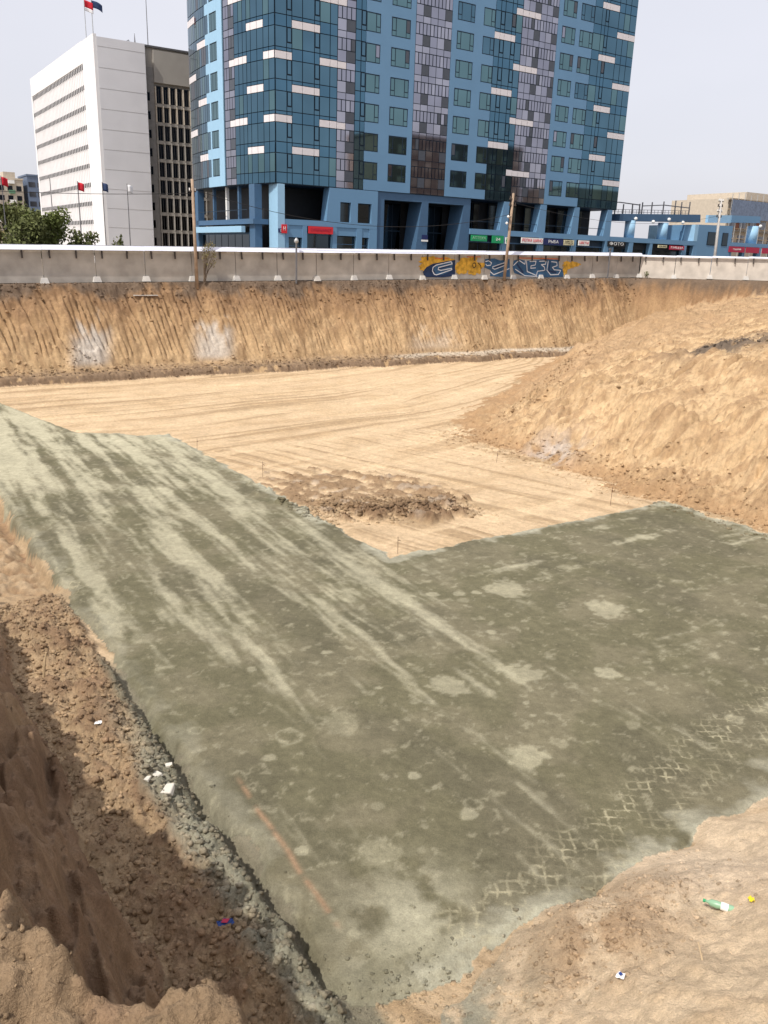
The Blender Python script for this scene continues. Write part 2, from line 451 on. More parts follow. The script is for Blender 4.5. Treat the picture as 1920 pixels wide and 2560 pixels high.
    # ---------------- colours of the soils
    n = len(s)
    c = np.tile(np.array(SAND), (n, 1))
    c = mixc(c, SAND2, .5 * ss(-.1, .6, nA))
    c = mixc(c, (.38, .27, .16), .85 * ss(.1, .55, np.where(wfar > .5, rut, rut2)) * (reg == 0))
    c = mixc(c, (.43, .30, .175), .5 * ss(.2, .7, fbm(s * .12, t * .5, 4, 71)) * (reg == 0))
    c = mixc(c, (.66, .50, .32), .6 * ss(.1, .6, -rut) * (reg == 0))
    # spoil: brown
    c = mixc(c, (.27, .18, .105), spm * .9 * ss(-.5, .3, nB + .4 * nC + .25)); c = mixc(c, (.20, .125, .075), rim * .7)
    c = mixc(c, CLAY, spm * .3 * ss(.35, .6, fbm(s * .9, t * .9, 3, 73)))
    # far bank strata
    m = (reg == 1).astype(float)
    hrel = np.clip(z / g, 0, 1.05)
    fc = np.tile(np.array((.465, .325, .185)), (n, 1))
    fc = mixc(fc, ORANGE, ss(.25, .72, hrel + .22 * nA))
    fc = mixc(fc, (.31, .20, .115), .55 * ss(.1, .6, nB + .5 * nC) * ss(.1, .4, hrel))
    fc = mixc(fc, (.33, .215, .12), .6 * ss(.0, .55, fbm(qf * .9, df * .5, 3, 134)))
    fc = mixc(fc, (.245, .15, .085), .7 * ss(.62, .82, hrel + .15 * nA))
    fc = mixc(fc, TOP, ss(.83, .95, hrel + .10 * nA + .05 * nB))
    fc = mixc(fc, (.17, .12, .085), .85 * (1 - ss(.07, .17, hrel + .03 * nB)) * ss(-.5, .0, nB + .3))
    for cs, wdt, hh, am in ((0.0, 1.5, .4, .8), (10.2, 1.6, .38, .75), (33, 3., .2, .35)):
        fc = mixc(fc, (.50, .47, .43), am * np.exp(-((s - cs - 2 * (hrel - .3)) / wdt) ** 4) * ss(.12, .22, hrel) * (1 - ss(hh, hh + .22, hrel + .15 * nB)))
    fc = mixc(fc, (.60, .53, .43), .65 * ss(26, 30, s) * (1 - ss(.115, .135, hrel)) * ss(.085, .1, hrel + .012 * nB))
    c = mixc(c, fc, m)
    # right bank
    m = (reg == 2).astype(float)
    rc = np.tile(np.array((.56, .40, .235)), (n, 1))
    rc = mixc(rc, (.43, .285, .155), .75 * ss(.0, .6, nB + .6 * nA))
    rc = mixc(rc, (.33, .215, .12), .7 * ss(.05, .6, nC + .5 * nB))
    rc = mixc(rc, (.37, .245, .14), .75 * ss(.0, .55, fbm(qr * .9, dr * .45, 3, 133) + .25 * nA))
    rc = mixc(rc, (.40, .27, .16), .6 * ss(15, 26, s) * (1 - ss(26, 36, t)))
    rc = mixc(rc, (.36, .225, .12), .75 * (1 - ss(.0, .07, ur + .04 * nB)))
    rc = mixc(rc, (.36, .24, .135), .8 * np.exp(-((s - 47) ** 2 + (t - 19.5) ** 2) / 14.))
    rc = mixc(rc, TOP, ss(.80, .95, ur + .14 * nA + .05 * nB))
    rc = mixc(rc, (.12, .10, .085), .9 * np.exp(-(((s - 26.) / 4.) ** 2 + ((t - 41.2) / 3.) ** 2) ** 1.5) * ss(-.4, .2, nB + .2))
    rc = mixc(rc, (.52, .47, .43), .8 * np.exp(-(((s - 13.6) / 1.2) ** 2 + ((t - 40.6) / 1.5) ** 2)) * ss(-.5, .2, nB))
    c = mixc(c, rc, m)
    # near bank: pale dry sand with brown clods
    m = (reg == 3).astype(float)
    nc = np.tile(np.array((.63, .495, .34)), (n, 1))
    nc = mixc(nc, (.53, .395, .255), .8 * ss(.0, .5, nA + .4 * nB))
    nc = mixc(nc, (.37, .25, .15), .85 * np.exp(-((s + 8.6) / 1.7) ** 2 - ((t - 64.5) / .9) ** 2) * ss(-.5, .1, nB + .2))
    nc = mixc(nc, (.64, .52, .39), .7 * np.exp(-((s + 6.) / 1.3) ** 2 - ((t - 64.4) / 1.3) ** 2))
    nc = mixc(nc, (.31, .30, .23), np.exp(-((s + 11.) / 1.2) ** 2) * (1 - ss(.5, 1.7, dn)) * ss(-.4, .3, nB + .25))
    c = mixc(c, nc, m)
    # left bank: brown clay soil
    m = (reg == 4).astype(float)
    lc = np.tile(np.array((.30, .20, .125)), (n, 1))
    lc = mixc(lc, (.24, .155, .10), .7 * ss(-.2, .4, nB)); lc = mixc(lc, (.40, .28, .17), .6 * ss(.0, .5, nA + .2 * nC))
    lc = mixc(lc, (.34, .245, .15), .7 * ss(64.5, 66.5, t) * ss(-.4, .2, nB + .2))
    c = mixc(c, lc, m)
    # rubble strip
    c = mixc(c, (.38, .27, .165), onstrip * (reg == 0) * .9)
    c = mixc(c, (.25, .16, .10), onstrip * (reg == 0) * .7 * ss(-.1, .4, nB + .4 * nC))
    c = mixc(c, GRAVEL, onstrip * ss(-12.9, -12.3, s + .25 * nB) * ss(53, 57, t) * (reg == 0))
    c = mixc(c, (.27, .185, .115), low * .35)
    c = mixc(c, (.36, .24, .14), low * .9 * ss(-.5, .2, nB + .5 * nA))
    c = mixc(c, (.20, .19, .14), ss(-12.35, -12.1, s) * (1 - ss(-11.6, -11.4, s)) * ss(50.5, 52.5, t) * (reg == 0) * .9)
    c = mixc(c, (.40, .30, .19), ss(-12.3, -12.1, s) * (1 - ss(-11.6, -11.4, s)) * (1 - ss(48, 50, t)) * ss(30, 34, t) * (reg == 0) * .6)
    # the bed: damp olive gravel, dried pale where wheels and water left fines
    b = isbed.astype(float)
    bc = np.tile(np.array(OLIVE), (n, 1))
    bc = mixc(bc, (.185, .165, .11), .7 * ss(-.2, .4, fbm(s * .45, t * .45, 4, 81)))
    bc = mixc(bc, (.115, .105, .07), .6 * ss(.05, .5, fbm(s * .35 + 9, t * .2, 3, 82)))
    inA = 1 - ss(-2.5, 1.5, s + .4 * (t - 50) * 0)
    pA = fbm(s * 1.0 + .05 * t, t * .085, 4, 83, .6) + .35 * fbm(s * 3.5, t * .6, 3, 84) + np.interp(t, [8, 24, 34, 44, 50, 56, 64], [.62, .66, .45, .26, .02, -.38, -.75]) - .25 * np.exp(-((s + 5.5) / 1.2) ** 2) * ss(28, 34, t) * (1 - ss(40, 46, t))
    pB = fbm(t * 1.1, s * .22, 4, 85, .6) + .4 * fbm(s * 2.2, t * 2.2, 4, 86) - .62
    p = np.where(t < 47, pA, pA * inA + pB * (1 - inA) - 0 * s)
    pale = ss(-.2, .95, p + .3 * fbm(s * .9, t * .5, 4, 184) + .25 * fbm(s * 6, t * 3, 3, 183))
    bc = mixc(bc, PALE, pale * (.62 + .25 * (1 - ss(26, 46, t))))
    fine = ss(.42, .95, fbm(s * 2.6, t * 2.6, 5, 87, .65) + .2 * fbm(s * .6, t * .6, 2, 88))
    bc = mixc(bc, (.34, .315, .22), fine * .45)
    edge = (1 - ss(.05, .55, dg + .35 * nB + .4 * nA)) * (1 - .6 * (s < -10.8))
    bc = mixc(bc, GRAVEL, edge * .85)
    bc = mixc(bc, (.41, .40, .31), edge * .8 * ss(-.3, .3, nB) * ss(-12, -10.5, s))
    corner = np.exp(-((s + 10.2) / 1.1) ** 2 - ((t - 62.3) / 1.0) ** 2)
    bc = mixc(bc, (.37, .35, .255), corner * .9 * ss(-.5, .2, nB + .2))
    sr = np.random.default_rng(3)
    spots = []
    for _ in range(95):
        spots.append((sr.uniform(-11.2, 6), sr.uniform(50, 62.4), sr.uniform(.05, .2) if sr.random() < .85 else sr.uniform(.2, .38), sr.random()))
    spots += [(-3.4, 57.2, .55, .9), (1.6, 55.3, .6, .9), (-5.7, 59.9, .45, .9), (-5.4, 56.7, .5, .9), (0., 52.8, .7, .9), (-8.4, 56.9, .5, .2)]
    for a0, b0, r0, kind in spots:
        i = np.nonzero((np.abs(s - a0) < 2 * r0) & (np.abs(t - b0) < 2 * r0))[0]
        if len(i) == 0: continue
        d = np.hypot(s[i] - a0, (t[i] - b0)) / r0 + .35 * nB[i] + .3 * nC[i]
        k = (1 - ss(.7, 1.1, d)) * (.28 if kind < .5 else .6) if kind < .6 or kind > .85 else np.exp(-((d - .75) / .2) ** 2) * .4
        bc[i] = mixc(bc[i], (.38, .355, .25), k)
    br = np.exp(-((s + 11.12 + .08 * (t - 58) * .6 + .03 * nB) / .05) ** 2) * ss(57.4, 58, t) * (1 - ss(61.6, 62, t)) * ss(-.45, .1, fbm(t * 2.2, t * 0 + 1, 3, 89) + .1)
    bc = mixc(bc, (.33, .21, .13), br * .75)
    c = mixc(c, bc, b)
    tx = np.interp(s, [-10, -7.7, -5., -1.8, 4], [62.85, 62.6, 62.05, 61.35, 60.6])
    tread = np.exp(-((t - tx) / .38) ** 2) * ss(-10.4, -9.6, s) + .55 * np.exp(-((t - tx - .75) / .2) ** 2) * ss(-9, -8, s)
    tread += .6 * np.exp(-((s + 11.35) / .3) ** 2) * ss(43, 45, t) * (1 - ss(50, 51.5, t))
    return z, np.clip(c, 0, 1), np.clip(tread, 0, 1.3), np.where(isbed, 5, reg)

def zat(s, t):
    return float(terrain(np.array([float(s)]), np.array([float(t)]), False)[0])

def big_mesh(name, v, f, m, cols=None, tread=None, smooth=True):
    me = bpy.data.meshes.new(name)
    me.vertices.add(len(v)); me.vertices.foreach_set('co', np.asarray(v, np.float32).ravel())
    k = f.shape[1]
    me.loops.add(f.size); me.loops.foreach_set('vertex_index', f.astype(np.int32).ravel())
    me.polygons.add(len(f)); me.polygons.foreach_set('loop_start', np.arange(0, f.size, k, dtype=np.int32))
    me.polygons.foreach_set('use_smooth', np.full(len(f), smooth))
    me.materials.append(m)
    if cols is not None:
        a = me.attributes.new('col', 'FLOAT_COLOR', 'POINT')
        a.data.foreach_set('color', np.concatenate([cols, np.ones((len(cols), 1))], 1).astype(np.float32).ravel())
    if tread is not None:
        a = me.attributes.new('tread', 'FLOAT', 'POINT'); a.data.foreach_set('value', tread.astype(np.float32))
    me.update(calc_edges=True); me.validate()
    return link(name, me)

def build_terrain():
    ys = [.5]
    while ys[-1] < 112: ys.append(ys[-1] + .018 + .0025 * ys[-1])
    ys = np.array(ys); nx = 780
    us = np.linspace(-1, 1, nx)
    X = us[None, :] * (.62 * (ys[:, None] + 7)); Y = np.repeat(ys[:, None], nx, 1)
    dx, dy = X - P0[0], Y - P0[1]
    S = (dx * U[0] + dy * U[1]).ravel(); T = (dx * N[0] + dy * N[1]).ravel()
    keep = ((T > 7.3) | (S > 62)) & (T > -1.6) & (T < 84) & (S > -42) & (S < 100)
    z = np.zeros(len(S)); c = np.zeros((len(S), 3)); tr = np.zeros(len(S)); rg = np.zeros(len(S), int)
    zz, cc, tt, rr = terrain(S[keep], T[keep]); z[keep] = zz; c[keep] = cc; tr[keep] = tt; rg[keep] = rr
    V = np.stack([X.ravel(), Y.ravel(), z], 1)
    ny = len(ys); i = np.arange(ny * nx).reshape(ny, nx)
    F = np.stack([i[:-1, :-1], i[:-1, 1:], i[1:, 1:], i[1:, :-1]], -1).reshape(-1, 4)
    F = F[keep[F].all(1)]
    fr = rg[F[:, 0]]
    names = {0: 'pit_floor', 1: 'far_bank', 2: 'right_bank', 3: 'near_bank', 4: 'left_bank', 5: 'gravel_bed'}
    labels = {0: 'pale sandy floor of the excavation with wheel ruts', 1: 'steep cut bank below the concrete fence, grooved by bucket teeth',
              2: 'long sandy bank on the right with sloping bucket grooves', 3: 'pale sand bank at the lower right with brown clods',
              4: 'shaded brown earth bank at the lower left', 5: 'L-shaped bed of damp olive gravel on the pit floor'}
    for k, nm in names.items():
        f = F[fr == k]
        if len(f) == 0: continue
        if k == 1: labels[1] = 'brown cut bank continuing below the sunlit fence at right'
        used, inv = np.unique(f, return_inverse=True)
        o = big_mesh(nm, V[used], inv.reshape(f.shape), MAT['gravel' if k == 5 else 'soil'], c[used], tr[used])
        tag(o, labels[k], kind='structure')
def build_far_bank():
    a = np.concatenate([np.arange(-42, -14, .4), np.arange(-14, 62, .068), np.arange(62, 62.9, .3)])
    b = np.concatenate([np.arange(-1.6, .1, .25), np.arange(.1, 6.9, .055), np.arange(6.9, 7.7, .1)])
    S, T = np.meshgrid(a, b); ny, nx = S.shape; S = S.ravel(); T = T.ravel()
    z, c, tr, rg = terrain(S, T)
    z = z - .02 * ss(7.1, 7.3, T)
    V = np.stack([P0[0] + U[0] * S + N[0] * T, P0[1] + U[1] * S + N[1] * T, z], 1)
    i = np.arange(ny * nx).reshape(ny, nx)
    F = np.stack([i[:-1, :-1], i[1:, :-1], i[1:, 1:], i[:-1, 1:]], -1).reshape(-1, 4)
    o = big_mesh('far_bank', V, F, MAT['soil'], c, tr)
    tag(o, 'steep cut bank below the concrete fence, grooved by bucket teeth', kind='structure')
build_terrain()
build_far_bank()

def build_ground():
    """everything around: coarse earth under the fine one, then flat ground to the horizon"""
    a = np.arange(-42, 100.1, 1.0); b = np.arange(-2, 90.1, 1.0)
    S, T = np.meshgrid(a, b); z = terrain(S.ravel(), T.ravel(), False) - .75
    lim = level(S.ravel(), T.ravel())
    ed = (S.ravel() <= -42) | (S.ravel() >= 100) | (T.ravel() <= -2) | (T.ravel() >= 90)
    z = np.where(ed, lim - .02, z)
    hole = ((S.ravel() + 16.5) ** 2 + (T.ravel() - 70.6) ** 2) < 0
    V = np.stack([P0[0] + U[0] * S.ravel() + N[0] * T.ravel(), P0[1] + U[1] * S.ravel() + N[1] * T.ravel(), z], 1)
    ny, nx = S.shape; i = np.arange(ny * nx).reshape(ny, nx)
    F = np.stack([i[:-1, :-1], i[1:, :-1], i[1:, 1:], i[:-1, 1:]], -1).reshape(-1, 4)
    a2 = np.array([-3000, -800, -200, -42, 0, 74, 100, 200, 800, 3000.]); b2 = np.array([-4000, -800, -200, -60, -2, 15, 40, 62, 90, 200, 800, 3000.])
    S2, T2 = np.meshgrid(a2, b2); z2 = level(S2.ravel(), T2.ravel()) - .02
    V2 = np.stack([P0[0] + U[0] * S2.ravel() + N[0] * T2.ravel(), P0[1] + U[1] * S2.ravel() + N[1] * T2.ravel(), z2], 1)
    ny, nx = S2.shape; i = np.arange(ny * nx).reshape(ny, nx)
    F2 = np.stack([i[:-1, :-1], i[1:, :-1], i[1:, 1:], i[:-1, 1:]], -1).reshape(-1, 4)
    cs = (S2.ravel()[F2].mean(1), T2.ravel()[F2].mean(1))
    F2 = F2[~((cs[0] > -42) & (cs[0] < 100) & (cs[1] > -2) & (cs[1] < 90))] + len(V)
    VV = np.concatenate([V, V2]); cc = np.tile(np.array((.24, .20, .15)), (len(VV), 1))
    o = big_mesh('ground', VV, np.concatenate([F, F2]), MAT['soil'], cc)
    tag(o, 'bare brown ground around the excavation', kind='structure')
    b = MB(); v = [W(-300, -3.5, 0), W(400, -3.5, 0), W(400, -14, 0), W(-300, -14, 0)]
    for q, ss_ in zip(v, (-300, 400, 400, -300)): q.z = float(level(np.array([ss_]), np.array([-5]))[0]) + .03
    # the road follows the gentle rise of the ground
    pts = [-300, -12, 74, 400]; vv = []
    for p in pts:
        zz = float(level(np.array([p]), np.array([-5]))[0]) + .03
        vv += [W(p, -4, zz), W(p, -14, zz)]
    b.raw(vv, [(2 * k, 2 * k + 2, 2 * k + 3, 2 * k + 1) for k in range(3)])
    tag(b.build('road', asphalt), 'asphalt road behind the concrete fence', kind='structure')
build_ground()

# ------------------------------------------------------------------ clods of earth (uncountable)
def ico():
    p = (1 + 5 ** .5) / 2
    v = np.array([(-1, p, 0), (1, p, 0), (-1, -p, 0), (1, -p, 0), (0, -1, p), (0, 1, p), (0, -1, -p), (0, 1, -p), (p, 0, -1), (p, 0, 1), (-p, 0, -1), (-p, 0, 1)])
    f = np.array([(0, 11, 5), (0, 5, 1), (0, 1, 7), (0, 7, 10), (0, 10, 11), (1, 5, 9), (5, 11, 4), (11, 10, 2), (10, 7, 6), (7, 1, 8), (3, 9, 4), (3, 4, 2), (3, 2, 6), (3, 6, 8), (3, 8, 9), (4, 9, 5), (2, 4, 11), (6, 2, 10), (8, 6, 7), (9, 8, 1)])
    return v / np.linalg.norm(v[0]), f
IV, IF = ico()
def clods(name, label, s, t, size, color, cvar=.16, sink=.0, flat=.62):
    n = len(s); size = size * .46
    z, tcol, _, _ = terrain(s, t)
    r = size[:, None, None] * (1 + .4 * rng.standard_normal((n, 12, 1)).clip(-1.1, 1.3))
    v = IV[None] * r
    v = v * np.array([1, 1, flat]) * (1 + .3 * rng.random((n, 1, 3)) - .15)
    a = rng.random(n) * 6.283; ca, sa = np.cos(a)[:, None], np.sin(a)[:, None]
    x = v[..., 0] * ca - v[..., 1] * sa; y = v[..., 0] * sa + v[..., 1] * ca
    px = P0[0] + U[0] * s + N[0] * t; py = P0[1] + U[1] * s + N[1] * t
    V = np.stack([x + px[:, None], y + py[:, None], v[..., 2] + (z + size * sink)[:, None]], -1).reshape(-1, 3)
    F = (IF[None] + (np.arange(n) * 12)[:, None, None]).reshape(-1, 3)
    cc = (.15 * np.asarray(color)[None] + .85 * tcol) * (1 + cvar * rng.standard_normal((n, 1)).clip(-2, 2))
    o = big_mesh(name, V, F, MAT['soil'], np.clip(np.repeat(cc, 12, 0), .02, .9), smooth=True)
    tag(o, label, kind='stuff')

def sizes(n, a, b, p=4.5): return a * .8 + (b * 1.35 - a * .8) * rng.random(n) ** p
n = 11000
s_ = rng.uniform(-14.2, -11.95, n); t_ = rng.uniform(46.5, 63.2, n)
clods('soil_clods', 'loose brown clods strewn along the strip beside the gravel bed', s_, t_, sizes(n, .02, .12), (.33, .215, .13))
n = 1500
s_ = -12.3 + .28 * rng.standard_normal(n); t_ = rng.uniform(53.5, 63.6, n)
clods('gravel_lumps', 'grey-green gravel lumps along the trench edge', s_, t_, sizes(n, .015, .09), (.31, .295, .22))
n = 4200
s_ = 1.6 + 2.5 * rng.standard_normal(n); t_ = 43.7 + .22 * (s_ - 1.6) + .75 * rng.standard_normal(n) + .12 * (s_ - 1.6)
k = (np.abs(s_ - 1.4) < 3.6)
clods('spoil_clods', 'brown clods heaped at the front of the spoil on the sand', s_[k], t_[k], sizes(k.sum(), .03, .2, 3), (.20, .15, .09))
n = 1500
s_ = rng.uniform(-1.2, 5, n); t_ = rng.uniform(37, 45, n) + .25 * s_
clods('spoil_crumbs', 'small brown crumbs scattered over the spoil patch', s_, t_, sizes(n, .02, .09), (.27, .17, .10))
n = 4200
s_ = 13.0 + .9 * rng.standard_normal(n); t_ = rng.uniform(32, 56, n)
clods('toe_clods', 'sandy clods along the foot of the right bank', s_, t_, sizes(n, .03, .16), (.38, .25, .14))
n = 3200
al = rng.random(n) ** .9 * 35; ac = 1.5 + 3 * rng.random(n)
s_ = 14.7 + .79 * al + .61 * ac; t_ = 32.3 - .61 * al + .79 * ac
clods('ramp_clods', 'brown lumps strewn over the ramp side of the right bank', s_, t_, sizes(n, .04, .2), (.33, .21, .12))
n = 5200
s_ = rng.uniform(-14, 52, n); t_ = 5.0 + .45 * rng.standard_normal(n)
clods('bench_rubble', 'dark crumbled earth at the foot of the far bank', s_, t_, sizes(n, .04, .22), (.20, .14, .095))
n = 4200
s_ = rng.uniform(-14, 66, n); t_ = 1.25 + .55 * rng.standard_normal(n)
clods('crest_rubble', 'dark topsoil lumps along the crest below the fence', s_, t_.clip(.45, 3.2), sizes(n, .04, .24), (.17, .12, .085))
n = 2600
s_ = -8.5 + 1.35 * rng.standard_normal(n); t_ = 64.45 + .55 * rng.standard_normal(n)
clods('bank_clods', 'brown clods spilled on the near sand bank', s_, t_, sizes(n, .012, .07), (.35, .225, .13))
n = 700
s_ = rng.uniform(-11, 0, n); t_ = rng.uniform(63.3, 67.5, n)
clods('bank_crumbs', 'scattered crumbs on the near sand bank', s_, t_, sizes(n, .01, .045), (.36, .24, .15))
n = 3000
s_ = rng.uniform(-18, -14.6, n); t_ = rng.uniform(64.5, 69.2, n)
clods('crest_crumbs', 'crumbs of earth on the hummocks at the lower left', s_, t_, sizes(n, .006, .045, 3), (.36, .255, .16))
n = 900
s_ = -11.3 + .8 * rng.standard_normal(n); t_ = 63.6 + .5 * rng.standard_normal(n)
clods('corner_gravel', 'grey gravel lumps in the near corner of the bed', s_, t_, sizes(n, .012, .07), (.29, .28, .21))
n = 2200
s_ = rng.uniform(13, 31, n); t_ = rng.uniform(30, 54, n)
clods('slope_lumps', 'loose sandy lumps on the face of the right bank', s_, t_, sizes(n, .03, .13), (.42, .28, .155))
n = 700
s_ = 26 + 2.2 * rng.standard_normal(n); t_ = 41.2 + 1.6 * rng.standard_normal(n)
clods('dark_lumps', 'dark earth lumps high on the right bank', s_, t_, sizes(n, .05, .22), (.12, .10, .085))
#PART2
# ------------------------------------------------------------------ concrete fence with its fascia
def fence(root, n, rise, m, fh, first_gap=()):
    """n slabs of 4 m along local x, y behind, footings in front"""
    for k in range(n):
        z0 = rise * k; x0 = 4 * k
        jig = random.uniform(-.012, .012); dz = random.uniform(-.02, .02)
        o = link('slab', boxdata(m, 3.94, .14, 2.45), root); o.location = (x0 + 2, .07 + jig, z0 + 1.18 + dz); o.rotation_euler = (jig * .6, 0, jig * .2)
        b = MB(); b.raw([(-.34, -.24, 0), (.34, -.24, 0), (.34, .3, 0), (-.34, .3, 0), (-.22, -.14, .42), (.22, -.14, .42), (.22, .3, .42), (-.22, .3, .42)], BF)
        if 'footing' not in MESH: MESH['footing'] = mesh_from('footing', b.v, b.f, footing_m)
        o = link('footing', MESH['footing'], root); o.location = (x0, -.06, z0 - .05 + random.uniform(-.06, .04)); o.rotation_euler = (0, 0, random.uniform(-.12, .12))
        o = link('fascia_board', boxdata(fascia_m, 3.985, .05, fh), root); o.location = (x0 + 2, -.24, z0 + 2.36 + fh / 2 + random.uniform(-.012, .012)); o.rotation_euler = (-.62, random.uniform(-.004, .004), 0)
        o = link('roof_sheet', boxdata(galv, 3.97, 2.3, .03), root); o.location = (x0 + 2, 1.12, z0 + 2.36 + fh - .04); o.rotation_euler = (-.03, 0, 0)
        for q in (.55, 2.55):
            o = link('prop', boxdata(timber, .11, .11, .72), root); o.location = (x0 + q, -.13, z0 + 2.13); o.rotation_euler = (-.1, random.uniform(-.06, .06), 0)
        o = link('rear_post', boxdata(timber, .1, .1, 2.5), root); o.location = (x0 + 1.5, 2.0, z0 + 1.2)
MESH = {}
f1 = thing('concrete_fence', 'long grey concrete slab fence with white fascia behind the pit', 'fence', -18.1, 0, 6.83)
f1.rotation_euler = (0, -.018, ANG)      # the fence climbs with the ground
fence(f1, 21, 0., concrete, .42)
f2p = W(65.95, 0, 8.33)
f2 = link('concrete_fence', None); f2.location = f2p; f2.rotation_euler = (0, 0, math.atan2(-.25, .97)); ORG[f2.name] = (0, 0, 0)
tag(f2, 'sunlit beige stretch of slab fence angled at the right end', 'fence')
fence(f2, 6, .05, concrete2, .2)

# graffiti painted on the slabs: flat paint a few millimetres thick
def paint(name, m, poly, lift, z=0.):
    o = ORG[f1.name]
    v = [(p[0] - o[0], -.02 - lift, p[1] - o[2] - .018 * (p[0] - o[0])) for p in poly]; n_ = len(v)
    v += [(a, -.004 - lift * .5, c) for a, b, c in v]
    return MB().raw(v, [tuple(range(n_))] + [(i, i + n_, (i + 1) % n_ + n_, (i + 1) % n_) for i in range(n_)]).build(name, m, f1)
def stroke(name, m, pts, w, lift):
    o = ORG[f1.name]; b = MB()
    P = [Vector((p[0] - o[0], 0, p[1] - o[2] - .018 * (p[0] - o[0]))) for p in pts]
    for a, c in zip(P[:-1], P[1:]):
        d = (c - a).normalized(); q = Vector((-d.z, 0, d.x)) * w / 2; e = d * w * .35
        r = [a + q - e, a - q - e, c - q + e, c + q + e]
        lf = lift + random.uniform(0, .003)
        b.raw([(x.x, -.02 - lf, x.z) for x in r], [(0, 1, 2, 3)])
    return b.build(name, m, f1)
def blob(c, rx, rz, n=26, j=.25, seed=0):
    r = random.Random(seed); out = []
    for k in range(n):
        a = 2 * math.pi * k / n; q = 1 + r.uniform(-j, j); out.append((c[0] + rx * q * math.cos(a), c[1] + rz * q * math.sin(a)))
    return out
for k, (c, rx, rz) in enumerate((((35.0, 9.45), 1.4, .5), ((36.6, 9.6), 1.2, .33), ((39.8, 9.25), 1.7, .72), ((40.6, 8.9), 1.1, .62), ((38.9, 8.8), .7, .5), ((54.2, 9.5), 1.1, .38), ((55.2, 9.6), .7, .22), ((34.0, 8.95), .5, .35), ((53.6, 8.9), .4, .45))):
    paint('graffiti_paint', p_yellow, blob(c, rx, rz, 26, .28, k), .004 + .0008 * k)
for x0, x1, zz in ((35.4, 37.1, 9.72), (39.5, 41.3, 9.98), (46.6, 52.6, 10.03)):
    paint('graffiti_paint', p_orange, [(x0, zz), (x1, zz + .03), (x1, zz + .13), (x0, zz + .1)], .014)
paint('graffiti_letter', p_navy, [(34.0, 8.45), (34.4, 8.9), (35.2, 9.25), (37.2, 9.58), (38.0, 9.68), (38.05, 8.1), (36.5, 7.95), (34.4, 7.95), (34.1, 8.15)], .02)
paint('graffiti_letter', p_blue, [(35.3, 8.65), (35.5, 9.05), (36.6, 9.3), (37.7, 9.5), (37.6, 8.6), (36.5, 8.2), (35.7, 8.2)], .024)
stroke('graffiti_outline', p_white, [(37.55, 9.4), (37.45, 9.5), (35.6, 9.13), (35.2, 8.9), (35.15, 8.55), (35.4, 8.22), (35.7, 8.18), (37.6, 8.72), (37.55, 8.85), (36.2, 8.62), (35.85, 8.7), (35.9, 8.9), (37.6, 9.28), (37.55, 9.4)], .09, .03)
stroke('graffiti_outline', p_navy, [(36.0, 8.78), (37.3, 9.08)], .14, .03)
stroke('graffiti_letter', blackm, blob((40.5, 9.2), .22, .24, 10, .1, 3) + [(40.72, 9.2)], .08, .03)
stroke('graffiti_letter', blackm, [(41.0, 9.45), (41.35, 9.2), (41.45, 8.9)], .08, .03)
paint('graffiti_letter', p_blue, [(41.9, 9.0), (41.95, 9.85), (43.2, 9.95), (44.0, 9.75), (45.3, 9.95), (45.5, 8.1), (43.8, 8.1), (42.7, 8.15), (42.8, 8.75)], .02)
stroke('graffiti_outline', p_white, [(42.0, 9.6), (42.4, 9.7), (42.8, 9.5), (42.7, 9.25), (42.2, 9.2), (42.05, 9.35)], .09, .03)
stroke('graffiti_outline', p_white, [(43.0, 9.1), (44.8, 9.6), (44.9, 9.35), (43.3, 8.85), (43.0, 8.95), (43.0, 9.1)], .08, .03)
stroke('graffiti_outline', p_white, [(42.7, 8.6), (43.2, 8.3), (45.3, 8.95)], .09, .03)
stroke('graffiti_letter', p_navy, [(43.3, 9.05), (44.7, 9.42)], .16, .026)
paint('graffiti_letter', p_blue, [(45.8, 9.1), (45.9, 9.8), (46.7, 9.95), (47.6, 9.8), (50.7, 10.05), (52.5, 10.0), (52.6, 9.2), (53.2, 9.0), (53.4, 8.2), (50., 8.1), (47.8, 8.15), (46.1, 8.5)], .02)
stroke('graffiti_outline', p_white, [(45.9, 9.3), (46.6, 9.85), (47.5, 9.45), (47.55, 9.85)], .09, .03)
stroke('graffiti_outline', p_white, [(46.2, 8.9), (47.6, 8.25), (49.4, 8.2)], .09, .03)
stroke('graffiti_outline', p_white, [(47.7, 9.8), (47.9, 8.7), (49.3, 8.3), (49.4, 8.75), (50.4, 8.85)], .09, .03)
stroke('graffiti_outline', p_white, [(48.2, 9.75), (49.1, 9.8), (49.0, 9.4), (48.4, 9.3), (48.4, 9.05), (49.1, 9.1)], .09, .03)
stroke('graffiti_outline', p_white, [(49.6, 9.8), (50.6, 9.85), (50.5, 9.5), (49.9, 9.45), (50.4, 9.2), (50.5, 8.9)], .09, .03)
stroke('graffiti_outline', p_white, [(50.9, 9.85), (50.8, 8.9), (51.4, 8.4), (52.6, 8.45), (52.9, 8.9), (51.9, 8.95), (51.6, 9.2), (52.3, 9.4), (52.2, 9.75), (51.4, 9.8)], .09, .03)
stroke('graffiti_letter', p_navy, [(46.4, 9.4), (47.3, 8.6)], .22, .026)
stroke('graffiti_letter', p_navy, [(51.2, 9.6), (51.1, 8.8), (52.2, 8.65)], .2, .026)
